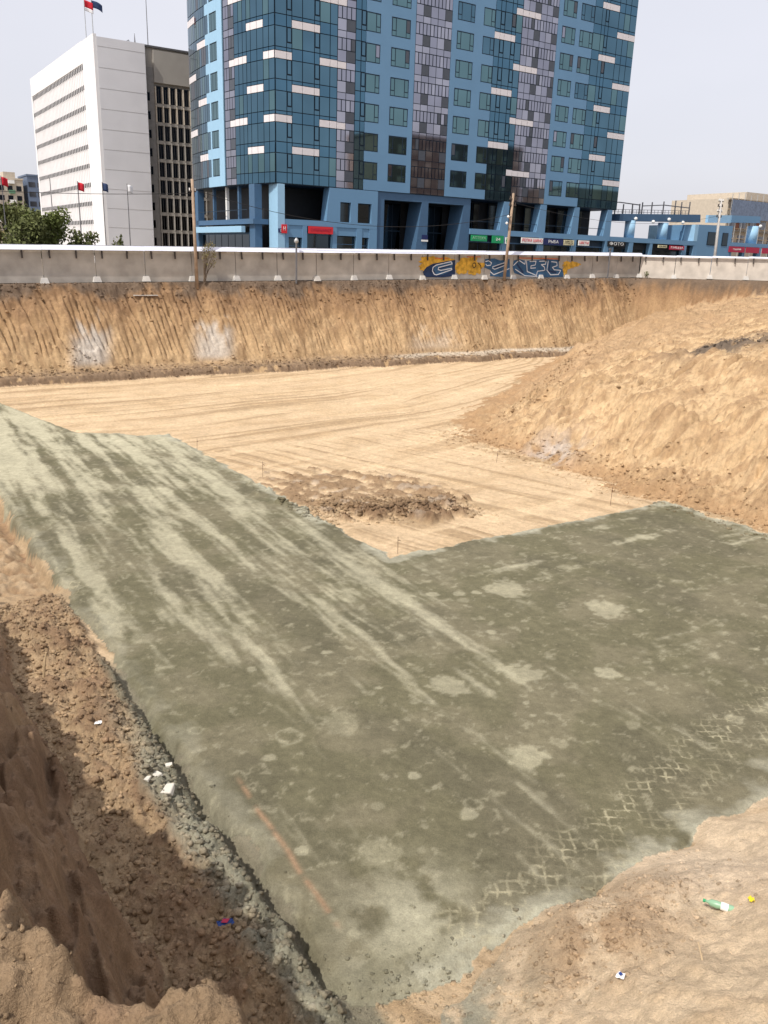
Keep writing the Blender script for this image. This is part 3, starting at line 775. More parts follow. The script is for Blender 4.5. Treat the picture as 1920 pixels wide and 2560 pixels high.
# mint graffiti on the sunlit slabs
def paint2(name, m, poly, lift):
    return MB().raw([(p[0], -.02 - lift, p[1]) for p in poly], [tuple(range(len(poly)))]).build(name, m, f2)
paint2('graffiti_paint', p_mint, blob((17.4, 1.15), 1.0, .75, 22, .18, 4), .006)
paint2('graffiti_paint', p_white, blob((17.1, 1.5), .45, .35, 18, .15, 5), .012)
paint2('graffiti_letter', blackm, blob((16.9, .95), .4, .16, 14, .2, 6), .018)
paint2('graffiti_paint', p_white, blob((17.5, .75), .6, .25, 16, .15, 7), .024)
paint2('graffiti_letter', blackm, blob((17.6, 1.2), .3, .09, 14, .25, 8), .03)

# ------------------------------------------------------------------ the blue glass tower
TW = thing('glass_tower', 'blue glass high-rise with light blue walls and scattered white panels', 'tower', 27.8, -20, 7.0)
TT = -20.; NF = 10
def B(i): return 17.33 + 3.14 * i
def sc_(t): return 25.45 + .0105 * (t + 34) ** 2
ZTOP = B(NF)
# structural core, dark: shows as the joints between the panes
outl = [(27.66, TT - .06), (82.85, TT - .06), (82.85, -41.5)]
tl = list(np.linspace(-41.5, -20.1, 26))
outl += [(sc_(q) + .1, q) for q in tl]
lv = [local(TW, a, b, 17.28) for a, b in outl] + [local(TW, a, b, ZTOP) for a, b in outl]
nn = len(outl)
MB().raw(lv, [tuple(range(nn - 1, -1, -1)), tuple(range(nn, 2 * nn))] + [(i, (i + 1) % nn, (i + 1) % nn + nn, i + nn) for i in range(nn)]).build('core', navy, TW)
rt_ = random.Random(5)
GAP = .045
def cell(name, m, c0, c1, z0, z1, d=.05, g=GAP):
    return boxp(TW, name, m, c0 + g, c1 - g, TT - .07, TT - .07 + d + .05, z0 + g, z1 - g)
def wall(c0, c1, z0, z1, m=blue_wall, name='wall_panel'):
    return boxp(TW, name, m, c0, c1, TT - .08, TT + .04, z0, z1)
def window(c0, c1, z0, z1, sides='LR'):
    f = boxp(TW, 'window', navy, c0, c1, TT - .08, TT + .01, z0, z1)
    def pane(a, b, u, v, m): return boxp(TW, 'pane', m, a, b, TT - .02, TT + .03, u, v, f)
    zc = z0 + (z1 - z0) * .3; wc = .62; gm = glass_g if rt_.random() < .75 else glass_b
    a, b = c0 + .1, c1 - .1
    for s in sides:
        m = gm if rt_.random() < .85 else (slate if rt_.random() < .7 else lilac)
        if s == 'L':
            pane(c0 + .13, c0 + wc - .06, zc + .06, z1 - .12, m); pane(c0 + .1, c0 + wc - .03, z0 + .09, zc - .04, gm); a = c0 + wc + .05
        if s == 'R':
            pane(c1 - wc + .06, c1 - .13, zc + .06, z1 - .12, m); pane(c1 - wc + .03, c1 - .1, z0 + .09, zc - .04, gm); b = c1 - wc - .05
    pane(a, b, z0 + .09, z1 - .1, gm)
WH = {0: [(29.57, 33.02)], 1: [(27.8, 29.57), (33.02, 36.42)]}
def is_white(i, c0, c1):
    m = (c0 + c1) / 2
    ev = [(27.5, 29.57), (33.02, 36.43), (57.7, 61.1), (76.1, 79.3)]; od = [(29.57, 33.02), (61.1, 65.25), (79.3, 82.6)]
    return any(a < m < b for a, b in (od if i % 2 else ev)) and i > 0
def glass_cols(i, cols, case=()):
    zb, zs, zt = B(i), B(i) + 1.15, B(i + 1)
    for c0, c1 in zip(cols[:-1], cols[1:]):
        if (c0, c1) in case:
            gm = slate if rt_.random() < .15 else glass_b
            cell('casement', gm, c0 + .06, c1 - .06, zs + .55, zt - .03, .06, .06); cell('glass_pane', glass_b, c0, c1, zs, zs + .5)
        else:
            cell('glass_pane', glass_g if rt_.random() < .16 else glass_b, c0, c1, zs, zt, g=GAP if (c1 - c0) > .7 else .03)
        if is_white(i, c0, c1):
            cell('white_panel', white_panel, c0, c1, zb, zb + .78, .07, .03); cell('spandrel_pane', glass_s, c0, c1, zb + .78, zs)
        else:
            cell('spandrel_pane', glass_s, c0, c1, zb, zs)
def lilac_cols(i, cols, dark):
    zb, zt = B(i), B(i + 1)
    for k, (c0, c1) in enumerate(zip(cols[:-1], cols[1:])):
        w = is_white(i, c0, c1)
        cell('white_panel' if w else 'short_panel', white_panel if w else (lilac if rt_.random() < .6 else lilac2), c0, c1, zb, zb + .73, .07 if w else .05, .035)
        cell('square_panel', slate if k in dark else (lilac if rt_.random() < .5 else lilac2), c0, c1, zb + .73, zb + 1.9, .05, .035)
        h = (c0 + c1) / 2
        for a, b in ((c0, h), (h, c1)):
            r = rt_.random(); cell('narrow_pane', slate if r < .1 else (lilac2 if r < .35 else lilac), a, b, zb + 1.9, zt, .05, .055)
colD = [45.79 + 1.054 * k for k in range(6)]; colF = [62.12 + 1.013 * k for k in range(7)]
for i in range(NF):
    zb, zs, zt = B(i), B(i) + 1.15, B(i + 1)
    glass_cols(i, [27.56, 28.93, 29.57, 30.86, 32.34, 33.02, 34.31, 35.26], ((28.93, 29.57), (32.34, 33.02)))
    lilac_cols(i, [35.26, 36.42, 37.61], (1,))
    glass_cols(i, [37.61, 38.35, 39.0], ((38.35, 39.0),))
    window(39.0, 40.94, zs, zt - .02, 'R')
    wall(39.02, 40.94, zb, zs - .01)
    wall(40.94, 42.41, zb, zt)
    window(42.41, 45.07, zs, zt - .02); wall(42.41, 45.07, zb, zs - .01)
    wall(45.07, 45.77, zb, zt)
    lilac_cols(i, colD, (1, 4))
    wall(51.08, 51.84, zb, zt)
    window(51.84, 54.5, zs, zt - .02); wall(51.84, 54.5, zb, zs - .01)
    wall(54.5, 55.86, zb, zt)
    window(55.86, 57.7, zs, zt - .02, 'R'); wall(55.86, 57.68, zb, zs - .01)
    glass_cols(i, [57.7, 58.55, 59.25, 60.4, 61.08, 62.1], ((58.55, 59.25), (60.4, 61.08)))
    lilac_cols(i, colF, (2, 5))
    wall(68.22, 68.97, zb, zt)
    window(68.97, 71.42, zs, zt - .02); wall(68.97, 71.42, zb, zs - .01)
    wall(71.42, 72.19, zb, zt)
    window(72.19, 74.66, zs, zt - .02); wall(72.19, 74.64, zb, zs - .01)
    glass_cols(i, [74.66, 76.1, 76.75, 77.4, 79.3, 80.4, 81.5, 82.8], ((76.75, 77.4),))
# curved side
def ccell(name, m, t0, t1, z0, z1, g=.04, out=.06, d=.07):
    a = (sc_(t0 - g), t0 - g); b = (sc_(t1 + g), t1 + g)
    dx, dt = b[0] - a[0], b[1] - a[1]; L = math.hypot(dx, dt)
    o0 = ORG[TW.name]
    ang = math.atan2(-dt, dx)          # local y is -t
    nx, ny = -math.sin(ang), math.cos(ang)   # left of the run = outward (-s)
    mx, mt = (a[0] + b[0]) / 2 - o0[0], -((a[1] + b[1]) / 2 - o0[1])
    o = link(name, boxdata(m, round(L, 2), d, z1 - z0 - 2 * g), TW)
    o.location = (mx + nx * (out - d / 2), mt + ny * (out - d / 2), (z0 + z1) / 2 - o0[2]); o.rotation_euler = (0, 0, ang)
    LOC[o.name] = o.location.copy()
    return o
tcols = [-20.0, -20.85, -21.75, -22.8, -23.9, -24.65, -25.4, -26.2, -27.1]
fcols = [-34.3, -35.0, -35.75, -36.5, -37.3, -38.1, -38.9, -39.7, -40.6, -41.5]
for i in range(NF):
    zb, zs, zt = B(i), B(i) + 1.15, B(i + 1)
    for k, (a, b) in enumerate(zip(tcols[:-1], tcols[1:])):
        m_ = (a + b) / 2
        ccell('glass_pane', glass_g if rt_.random() < .2 else (slate if rt_.random() < .05 else glass_b), a, b, zs, zt)
        w = i > 0 and ((-24.7 < m_ < -21.8) if i % 2 else (-21.75 < m_ or -28.3 < m_ < -24.6))
        if w:
            ccell('white_panel', white_panel, a, b, zb, zb + .78, .03, .08); ccell('spandrel_pane', glass_s, a, b, zb + .78, zs)
        else: ccell('spandrel_pane', glass_s, a, b, zb, zs)
    for k, (a, b) in enumerate(((-27.1, -28.25), (-28.25, -29.4))):
        w = i > 0 and i % 2 == 0 and k == 0
        ccell('white_panel' if w else 'short_panel', white_panel if w else lilac2, a, b, zb, zb + .73)
        ccell('square_panel', slate if k == 0 else lilac, a, b, zb + .73, zb + 1.9)
        h = (a + b) / 2
        for p, q in ((a, h), (h, b)): ccell('narrow_pane', slate if rt_.random() < .2 else lilac, p, q, zb + 1.9, zt)
    ccell('wall_panel', pale_blue, -29.7, -31.0, zb, zt, .0, .1, .15)
    ccell('wall_panel', pale_blue, -31.0, -33.0, zb, zs, .0, .1, .15); ccell('wall_panel', pale_blue, -33.0, -34.3, zb, zs, 0, .1, .15)
    ccell('wall_panel', pale_blue, -33.0, -33.35, zs, zt, .0, .1, .15)
    f = ccell('window', navy, -31.0, -33.0, zs, zt, .0, .03, .1)
    for p, q in ((-.95, -.45), (-.38, .38), (.45, .95)):
        o = link('pane', boxdata(glass_g, q - p, .06, 1.75), f); o.location = ((p + q) / 2, .05, 0)
    ccell('glass_pane', glass_b, -33.35, -34.3, zs, zt)
    for k, (a, b) in enumerate(zip(fcols[:-1], fcols[1:])):
        m_ = (a + b) / 2
        ccell('glass_pane', slate if rt_.random() < .12 else (glass_g if rt_.random() < .3 else glass_b), a, b, zs, zt)
        w = i > 0 and ((-37.2 < m_ < -34.3) if i % 2 else (-41.5 < m_ < -37.9))
        if w: ccell('white_panel', white_panel, a, b, zb, zb + .78, .03, .08); ccell('spandrel_pane', glass_s, a, b, zb + .78, zs)
        else: ccell('spandrel_pane', glass_s, a, b, zb, zs)
boxp(TW, 'parapet', deep_blue, 28.2, 82.6, TT - .4, TT - .1, ZTOP, ZTOP + 1.1)

# base of the tower: loggias, piers with splayed sides, portal, shop fronts
GZ = 7.0
boxp(TW, 'back_wall', dark_int, 28.9, 82.6, -25.4, -25.0, GZ, 17.28)
boxp(TW, 'deck', blue_wall, 28.6, 41.1, -24.9, TT + .03, 12.93, 13.55)
boxp(TW, 'deck', blue_wall, 55.56, 82.0, -24.9, TT + .03, 12.93, 13.62)
sprism(TW, 'pier', pale_blue, [(27.72, GZ), (28.6, GZ), (28.6, 17.27), (27.72, 17.27)], TT + .06, -22.2)
# solid bay with two tall windows
boxp(TW, 'wall_panel', blue_wall, 34.44, 35.9, -21.2, TT + .03, 13.55, 17.27)
boxp(TW, 'wall_panel', blue_wall, 35.9, 41.13, -21.2, TT + .03, 15.77, 17.27)
boxp(TW, 'wall_panel', blue_wall, 37.36, 38.33, -21.2, TT + .03, 13.55, 15.77)
boxp(TW, 'wall_panel', blue_wall, 40.26, 41.13, -21.2, TT + .03, 13.55, 15.77)
sprism(TW, 'splayed_reveal', blue_wall, [(34.05, 13.56), (34.44, 13.56), (34.44, 17.2)], TT + .02, -21.4)
for a, b in ((35.9, 37.36), (38.33, 40.26)):
    f = boxp(TW, 'window', navy, a, b, TT - .7, TT - .35, 12.95, 15.77)
    boxp(TW, 'pane', shop_glass, a + .12, b - .12, TT - .36, TT - .3, 13.1, 15.65, f)
# ground floor under it
for a, b in ((28.6, 29.1), (30.9, 31.5), (34.9, 35.5), (38.2, 39.0), (40.0, 41.13)):
    boxp(TW, 'pier', blue_wall, a, b, -20.9, TT + .02, GZ, 12.94)
for a, b, zz in ((29.1, 30.9, 11.6), (31.5, 34.9, 12.9), (35.5, 38.2, 12.0), (39.0, 40.0, 11.9)):
    f = boxp(TW, 'shop_window', navy, a, b, -20.8, -20.55, GZ, zz)
    boxp(TW, 'pane', shop_glass, a + .1, b - .1, -20.56, -20.5, GZ + .1, zz - .1, f)
    boxp(TW, 'transom', deep_blue, a + .1, b - .1, -20.52, -20.46, zz - 1.0, zz - .92, f)
    if zz < 12.9: boxp(TW, 'wall_panel', blue_wall, a, b, -20.8, TT - .05, zz, 12.92)
# portal
boxp(TW, 'portal_lintel', deep_blue, 41.13, 55.55, -21.5, TT - .12, 16.42, 17.27)
boxp(TW, 'portal_jamb', deep_blue, 41.13, 42.17, -23.5, TT - .12, GZ, 16.42)
sprism(TW, 'portal_pier', deep_blue, [(46.6, GZ), (48.8, GZ), (48.8, 16.42), (47.8, 16.42)], TT - .12, -23.)
sprism(TW, 'portal_pier', deep_blue, [(53.2, GZ), (55.55, GZ), (55.55, 16.42), (54.46, 16.42)], TT - .12, -23.)
for a, b in ((42.2, 47.2), (48.82, 53.9)):
    f = boxp(TW, 'entrance_glazing', navy, a, b, -24.2, -24.0, GZ, 16.4)
    for k in range(4):
        w = (b - a) / 4
        for z0, z1 in ((GZ + .1, 9.6), (9.75, 12.9), (13.05, 16.3)):
            boxp(TW, 'pane', shop_glass, a + w * k + .06, a + w * (k + 1) - .06, -24.02, -23.95, z0, z1, f)
boxp(TW, 'number_plate', navysign, 47.95, 48.85, TT - .1, TT - .05, 12.0, 12.55); boxp(TW, 'number_plate', signwhite, 47.9, 48.9, TT - .1, TT - .04, 11.75, 11.97)
# loggias on the right with splayed piers
for a, b in ((61.14, 62.09), (67.79, 68.87), (74.3, 75.23), (81.0, 81.95)):
    sprism(TW, 'pier', blue_wall, [(a - .5, 13.62), (b, 13.62), (b, 17.27), (a, 17.27)], TT + .02, -21.3)
    boxp(TW, 'pier', blue_wall, a + .1, b - .05, -20.9, TT + .02, GZ, 12.93)
for a, b in ((55.6, 60.6), (62.2, 67.2), (68.9, 73.8), (75.3, 80.4)):
    f = boxp(TW, 'loggia_glazing', navy, a, b, -24.7, -24.5, 13.65, 17.2)
    for k in range(4):
        w = (b - a) / 4; boxp(TW, 'pane', shop_glass, a + w * k + .08, a + w * (k + 1) - .08, -24.52, -24.44, 13.75, 17.1, f)
    r = boxp(TW, 'railing', navy, a, b + .4, TT - .2, TT - .15, 14.55, 14.62)
boxp(TW, 'white_door', signwhite, 63.6, 64.4, -24.4, -24.3, 13.7, 15.4)
for a, b in ((55.6, 61.2), (62.1, 67.9), (68.9, 74.4), (75.3, 81.1)):
    f = boxp(TW, 'shop_window', navy, a, b, -20.8, -20.55, GZ, 12.93)
    for k in range(3):
        w = (b - a) / 3; boxp(TW, 'pane', shop_glass, a + w * k + .07, a + w * (k + 1) - .07, -20.56, -20.5, GZ + .1, 11.9, f)
    boxp(TW, 'transom', deep_blue, a, b, -20.56, -20.48, 11.95, 12.1, f)
# terrace storey on the curved side
boxp(TW, 'deck', deep_blue, 25.75, 27.7, -40.3, -22.3, 12.93, 13.5)
boxp(TW, 'pier', deep_blue, 26.1, 27.0, -24.1, -22.6, GZ, 17.27)
boxp(TW, 'pier', deep_blue, 25.75, 26.6, -40.4, -39.4, GZ, 17.27)
boxp(TW, 'back_wall', dark_int, 28.2, 28.6, -40.4, -23.2, GZ, 17.27)
boxp(TW, 'awning', pale_blue, 25.1, 25.6, -39.6, -24.2, 12.0, 12.7)
f = boxp(TW, 'shop_window', navy, 26.3, 26.5, -39.3, -24.3, GZ, 12.0)
for k in range(7):
    boxp(TW, 'pane', shop_glass, 26.24, 26.32, -39.2 + 2.12 * k, -37.25 + 2.12 * k, GZ + .1, 11.8, f)
for q in (-27.5, -31.2, -35.3):
    boxp(TW, 'column', signwhite if q == -31.2 else deep_blue, 26.3, 26.65, q - .35, q, 13.5, 17.27)
boxp(TW, 'railing', navy, 25.85, 25.9, -39.3, -24.2, 14.5, 14.57)

# ------------------------------------------------------------------ signs on the shop fronts
def sign(name, label, m, s0, s1, z0, z1, text=None, tm=None, size=.5, t=TT + .1, group=None, depth=.12, w=.85):
    r = thing(name, label, 'sign', (s0 + s1) / 2, t, z0, group)
    boxp(r, 'board', m, s0, s1, t, t + depth, z0, z1)
    if text:
        textmesh('lettering', text, tm, size, r, (0, -depth - .012, (z1 - z0) / 2), width=(s1 - s0) * w)
    return r
sign('shop_sign', 'red box sign with small lettering on the left shop front', red_m, 31.6, 34.85, 12.1, 12.9, 'СУПЕРМАРКЕТ', wine_m, .42)
sign('projecting_sign', 'small red sign with a white letter beside the corner pier', red_m, 28.15, 28.8, 12.0, 12.95, 'Н', signwhite, .6, w=.4)
sign('house_number_sign', 'small navy house number plate on the corner pier', navysign, 27.75, 28.35, 12.05, 12.5, '2', signwhite, .35, t=TT + .07, depth=.04, w=.25)
sign('shop_sign', 'green sign board right of the portal, wider of the two', green_m, 55.7, 58.4, 12.1, 12.85, 'АПТЕКА', mat('sign_pale_green', (.30, .55, .36), .5), .5)
sign('shop_sign', 'smaller green sign board right of the wide green one', green_m, 59.3, 61.3, 11.95, 12.9, '24', signwhite, .5, w=.4)
r = sign('pharmacy_cross', 'green and white cross sign left of the tall utility pole', signwhite, 61.65, 62.1, 11.9, 12.75, None)
boxp(r, 'cross', green_m, 61.8, 61.95, TT + .22, TT + .25, 12.0, 12.65); boxp(r, 'cross', green_m, 61.7, 62.05, TT + .225, TT + .255, 12.25, 12.4)
sign('shop_sign', 'white sign with red lettering behind the tall utility pole', signwhite, 64.5, 68.5, 12.1, 12.85, 'РЕПКА ШИНО', red_m, .55, w=.92)
sign('shop_sign', 'navy sign with white lettering next to the red lettered one', navysign, 68.55, 72.4, 12.05, 12.85, 'РЫБА', signwhite, .55, w=.5)
sign('shop_sign', 'cream sign with dark lettering right of the navy sign', cream_m, 72.5, 74.5, 12.1, 12.8, 'МЯСО\nПТИЦА', blackm, .28)
sign('shop_sign', 'white sign with pink lettering right of the cream sign', signwhite, 75.45, 77.6, 12.15, 12.85, 'ЦВЕТЫ', red_m, .45)
sign('shop_sign', 'black and white banner sign at the foot of the tower end', blackm, 81.5, 85.2, 12.2, 12.95, 'ФОТО', signwhite, .6, w=.8)
sign('shop_sign', 'small cream neon sign under the terrace deck', cream_m, 92.7, 94.7, 12.35, 12.75, 'КАФЕ', blackm, .3)
sign('shop_sign', 'red lettered sign under the terrace deck beside the cream one', wine_m, 95.4, 98.9, 12.15, 12.75, 'ПИЦЦА', signwhite, .42)
for k, (a, b) in enumerate(((110.4, 114.6), (115.1, 118.7), (119.6, 123.0))):
    sign('shop_sign', ('crimson sign with pale lettering at the far right, first of three', 'plain crimson sign between the two other crimson signs', 'crimson sign cut by the right edge of the picture')[k], wine_m, a, b, 12.2, 13.1, 'ПОДАРКИ' if k == 0 else None, white_cloth, .35, w=.5)

# ------------------------------------------------------------------ low podium right of the tower
PD = thing('podium_building', 'low blue shopping podium with open terrace right of the tower', 'building', 96, -20, 7.0)
boxp(PD, 'deck', blue_wall, 82.05, 102.1, -32, TT + .03, 12.93, 13.6)
boxp(PD, 'back_wall', dark_int, 83, 124, -32.4, -32, GZ, 13.0)
for a, b in ((82.1, 83.), (86.3, 87.2), (91., 91.6), (98.9, 99.7), (101.4, 102.1)):
    boxp(PD, 'pier', blue_wall, a, b, -21, TT + .01, GZ, 12.93)
for a, b in ((83., 86.3), (87.2, 91.), (91.6, 98.9), (99.7, 101.4)):
    f = boxp(PD, 'shop_window', dark_int, a, b, -21, -20.7, GZ, 12.93); boxp(PD, 'pane', shop_glass, a + .1, b - .1, -20.72, -20.65, GZ + .1, 11.9, f)
for q in (87.4, 94.9):
    c = local(PD, q, -21.2, 0)
    MB().tube([(c[0], c[1], 13.6 - 7), (c[0], c[1], 16.1 - 7)], .78, 20).build('round_column', pale_blue, PD, True)
sprism(PD, 'ring_beam', deep_blue, [(84.3, 15.9), (103.1, 16.55), (102.9, 17.7), (84.3, 16.9)], -20.6, -22.2)
for q, zz in ((87.6, 16.35), (91.6, 16.1), (95.2, 16.6), (98.6, 16.3)):
    c = local(PD, q, -20.4, zz); b = MB()
    for j in range(6): pass
    b.tube([(c[0], c[1], c[2] - .26), (c[0], c[1], c[2] - .18), (c[0], c[1], c[2]), (c[0], c[1], c[2] + .18), (c[0], c[1], c[2] + .26)], [.02, .2, .27, .2, .02], 12)
    b.build('globe_lamp', signwhite, PD, True)
boxp(PD, 'glazed_screen', mat('pale_screen', (.25, .36, .42), .3), 97.6, 101.3, -26.2, -26, 13.6, 15.9)
sprism(PD, 'block', blue_wall, [(102.1, GZ), (111.0, GZ), (110.8, 16.3), (102.1, 16.15)], TT + .04, -30)
boxp(PD, 'side_fin', pale_blue, 101.2, 102.05, -22, TT + .02, 13.62, 16.1)
for a, b in ((104.5, 107.0), (108.3, 109.8)):
    f = boxp(PD, 'window', navy, a, b, TT + .03, TT + .09, 13.1, 15.15); boxp(PD, 'pane', shop_glass, a + .12, b - .12, TT + .08, TT + .12, 13.2, 15.05, f)
boxp(PD, 'deck', blue_wall, 110.9, 126, -32, TT + .02, 13.15, 13.75)
sprism(PD, 'upper_beam', pale_blue, [(105.2, 16.6), (111.2, 16.8), (111.2, 18.0), (105.2, 17.75)], -20.8, -21.3)
sprism(PD, 'upper_beam', blue_wall, [(111.25, 16.9), (119.2, 17.15), (119.0, 18.2), (111.25, 18.0)], -20.75, -22.)
c = local(PD, 118.2, -21.3, 0)
MB().tube([(c[0], c[1], 13.7 - 7), (c[0], c[1], 16.6 - 7)], .9, 20).build('round_column', pale_blue, PD, True)
c = local(PD, 118.6, -20.2, 16.6)
MB().tube([(c[0], c[1], c[2] - .26), (c[0], c[1], c[2] - .18), (c[0], c[1], c[2]), (c[0], c[1], c[2] + .18), (c[0], c[1], c[2] + .26)], [.02, .2, .27, .2, .02], 12).build('globe_lamp', signwhite, PD, True)
for a, b in ((111., 111.4), (114.75, 115.0), (118.8, 119.5), (123.1, 124)):
    boxp(PD, 'pier', blue_wall, a, b, -21, TT + .01, GZ, 13.15)
boxp(PD, 'billboard', cream_m, 113.9, 116.2, -26.2, -26, 15.2, 16.6)
# steel frame for an awning on the terrace roof
SF = thing('steel_frame', 'dark steel awning frame standing on the podium roof', 'frame', 93, -22.5, 17.0)
for k, (q, zt) in enumerate(((83., 18.5), (85.2, 18.5), (87.0, 18.45), (89.0, 18.5), (90.6, 18.7), (91.2, 18.95), (93.4, 19.1), (96.1, 19.35), (98.9, 19.65), (100.4, 19.5), (102.4, 19.65))):
    boxp(SF, 'post', steel, q - .07, q + .07, -22.6, -22.46, 16.75 + .042 * (q - 84), zt)
for a, b, za, zb_ in ((82.9, 86, 18.35, 18.6), (86, 90.6, 18.6, 18.45), (91.2, 96.2, 18.35, 18.75), (96.2, 102.4, 18.75, 18.65)):
    sprism(SF, 'beam', steel, [(a, za), (b, zb_), (b, zb_ + .14), (a, za + .14)], -22.45, -22.6)
for za in (17.5, 17.15):
    sprism(SF, 'rail', steel, [(83, za), (102.4, za + .75), (102.4, za + .81), (83, za + .06)], -22.44, -22.5)
for k in range(24):
    q = 83.4 + .82 * k; sprism(SF, 'baluster', steel, [(q, 17.0 + .038 * (q - 84)), (q + .05, 17.0 + .038 * (q - 84)), (q + .05, 17.6 + .038 * (q - 84)), (q, 17.6 + .038 * (q - 84))], -22.45, -22.5)

# scaffolded building at the right edge
SB = thing('scaffolded_building', 'unfinished building wrapped in scaffolding at the right edge', 'building', 158, -45, 7.0)
boxp(SB, 'wall', beige, 144, 185, -60, -45.5, GZ, 23.5)
for z in (14., 17., 20., 23.2):
    boxp(SB, 'floor_slab', grey_conc, 143.4, 185, -45.5, -44.9, z, z + .35)
for k in range(11):
    for z in (14.6, 17.6, 20.6):
        f = boxp(SB, 'window', pane_dark, 145 + 3.6 * k, 147.2 + 3.6 * k, -45.5, -45.4, z, z + 1.7)
for k in range(5):
    boxp(SB, 'brick_infill', mat('red_brick', (.36, .17, .12), .9), 147.3 + 7.2 * k, 148.5 + 7.2 * k, -45.5, -45.42, 17.4, 20)
boxp(SB, 'safety_net', teal_net, 142.2, 155.5, -43.2, -43.12, 19.4, 23.1)
boxp(SB, 'tarpaulin', white_cloth, 155.8, 182, -43.3, -43.2, 22.6, 24.2)
for k in range(18):
    q = 142.2 + 2.1 * k
    c = local(SB, q, -43.4, 0); MB().tube([(c[0], c[1], 0), (c[0], c[1], 17.2 + (k % 3) * .25)], .07, 6).build('scaffold_pole', galv, SB)
for z in (15.5, 17.5, 19.4, 21.2, 23.2):
    boxp(SB, 'scaffold_board', dry_wood, 142.2, 180, -44.2, -43.5, z, z + .08)
boxp(SB, 'roof_slab', beige, 149, 185, -60, -45, 23.5, 25.0)

# ------------------------------------------------------------------ white office slab and grey wing behind it
WBD = thing('white_office_slab', 'tall white windowless end slab with slotted sunlit side', 'building', 19.7, -60, 7.0)
boxp(WBD, 'end_wall', white_slab, 19.72, 26.5, -102, -60, GZ, 37.7)
boxp(WBD, 'corner_pier', white_clad, 19.3, 19.75, -66.3, -60.02, GZ, 38.0)
boxp(WBD, 'side_field', white_clad, 19.5, 19.71, -102.3, -66.3, GZ, 35.2)
boxp(WBD, 'parapet_band', white_clad, 19.32, 19.75, -102.3, -66.32, 35.2, 38.1)
boxp(WBD, 'far_pier', white_clad, 19.33, 19.7, -102.6, -101.6, GZ, 35.2)
for k in range(9):
    zz = 34.75 - 2.655 * k; b = MB(); b2 = MB()
    for j in range(36):
        t_ = -66.8 - .985 * j
        c0 = local(WBD, 19.40, t_, zz); b.box(c0[0] - .06, c0[0] + .1, c0[1] - .26, c0[1] + .26, c0[2] - .32, c0[2] + .28)
    b.build('slot_row', slot_m, WBD)
for j in range(37):
    t_ = -66.35 - .985 * j
    boxp(WBD, 'fin', white_clad, 19.36, 19.52, t_ - .07, t_ + .07, GZ, 35.2)
for k in range(11):
    boxp(WBD, 'joint', grey_conc, 19.8, 26.45, -60.005, -59.985, 10 + 2.65 * k, 10.025 + 2.65 * k)
for (s, t, z, h, r) in ((24.2, -62, 37.7, 1.1, .05), (25.0, -61.5, 37.7, .8, .04)):
    pass
GB = thing('grey_office_wing', 'grey concrete office wing with rows of dark windows behind the tower', 'building', 30, -61, 7.0)
boxp(GB, 'wall', grey_conc, 26.52, 52, -75, -61.2, GZ, 37.6)
boxp(GB, 'cornice', slot_m, 26.55, 52, -75, -60.9, 37.6, 37.85)
boxp(GB, 'upper_wall', grey_conc, 27.95, 52, -61.3, -60.75, 33.05, 37.3)
boxp(GB, 'stair_bay', mat('dim_concrete', (.24, .23, .22), .9), 26.54, 27.9, -61.3, -60.95, GZ, 35)
for k in range(10):
    zz = 30.35 - 2.52 * k
    for j in range(7):
        a = 28.15 + 1.05 * j
        f = boxp(GB, 'window', pane_dark, a, a + .85, -61.3, -61.1, zz, zz + 1.95 if k else zz + 2.3)
        boxp(GB, 'mullion', slot_m, a + .4, a + .45, -61.12, -61.06, zz, zz + 1.9, f)
    for j in range(8):
        boxp(GB, 'fin', beige if k < 2 else grey_conc, 28.0 + 1.05 * j, 28.13 + 1.05 * j, -61.3, -60.7, zz - .1, zz + 2.2)  # top rows get lighter fins: sunlight painted in, lower rows left darker
    boxp(GB, 'sill', grey_conc, 27.95, 36, -61.3, -60.85, zz - .5, zz - .05)
    boxp(GB, 'opening', pane_dark, 26.8, 27.2, -61.0, -60.9, zz + .2, zz + 1.3)

# roof flags, antenna
def flag(root, m, x, z, w, h, ph, stripes=None):
    nx, nz = 9, 5; b = MB()
    v = []
    for i in range(nx):
        for j in range(nz):
            u = i / (nx - 1); v.append((x + w * u, .14 * math.sin(ph + 5 * u) * u ** .5, z - h * (j / (nz - 1)) - .28 * w * u * u))
    fs = [(i * nz + j, (i + 1) * nz + j, (i + 1) * nz + j + 1, i * nz + j + 1) for i in range(nx - 1) for j in range(nz - 1)]
    o = MB().raw(v, fs).build('cloth', m, root, True)
    md = o.modifiers.new('thick', 'SOLIDIFY'); md.thickness = .02
    return o
def flagpole(label, s, t, z0, z1, m=None, w=1.2, h=1.1, ph=0, r=.06, pm=galv, fz=0, m2=None):
    o = thing('flagpole', label, 'flagpole', s, t, z0)
    MB().tube([(0, 0, 0), (0, 0, (z1 - z0) * .5), (0, 0, z1 - z0)], [r, r * .85, r * .6], 8).build('pole', pm, o)
    if m:
        f = flag(o, m, .03, z1 - z0 - .1 - fz, w, h, ph)
        if m2: flag(o, m2, .03, z1 - z0 - .1 - h - fz, w, h * .5, ph)
    return o
flagpole('flagpole on the white slab roof with red and white flag', 19.6, -64.5, 37.9, 43.6, red_cloth, 1.15, .9, 0, .06, m2=white_cloth, fz=.5)
flagpole('flagpole on the white slab roof with dark navy flag, nearer the corner', 20.6, -64.5, 37.9, 44.2, blue_cloth, 1.5, .9, 2, .07, fz=1.0)
o = thing('antenna_mast', 'thin antenna mast on the roof edge of the grey wing', 'antenna', 29.0, -66, 37.6)
MB().tube([(0, 0, 0), (0, 0, 12)], [.07, .03], 6).build('mast', steel, o)
o = thing('roof_antenna', 'small dark cone antenna on the white slab roof', 'antenna', 25.6, -61.5, 37.7)
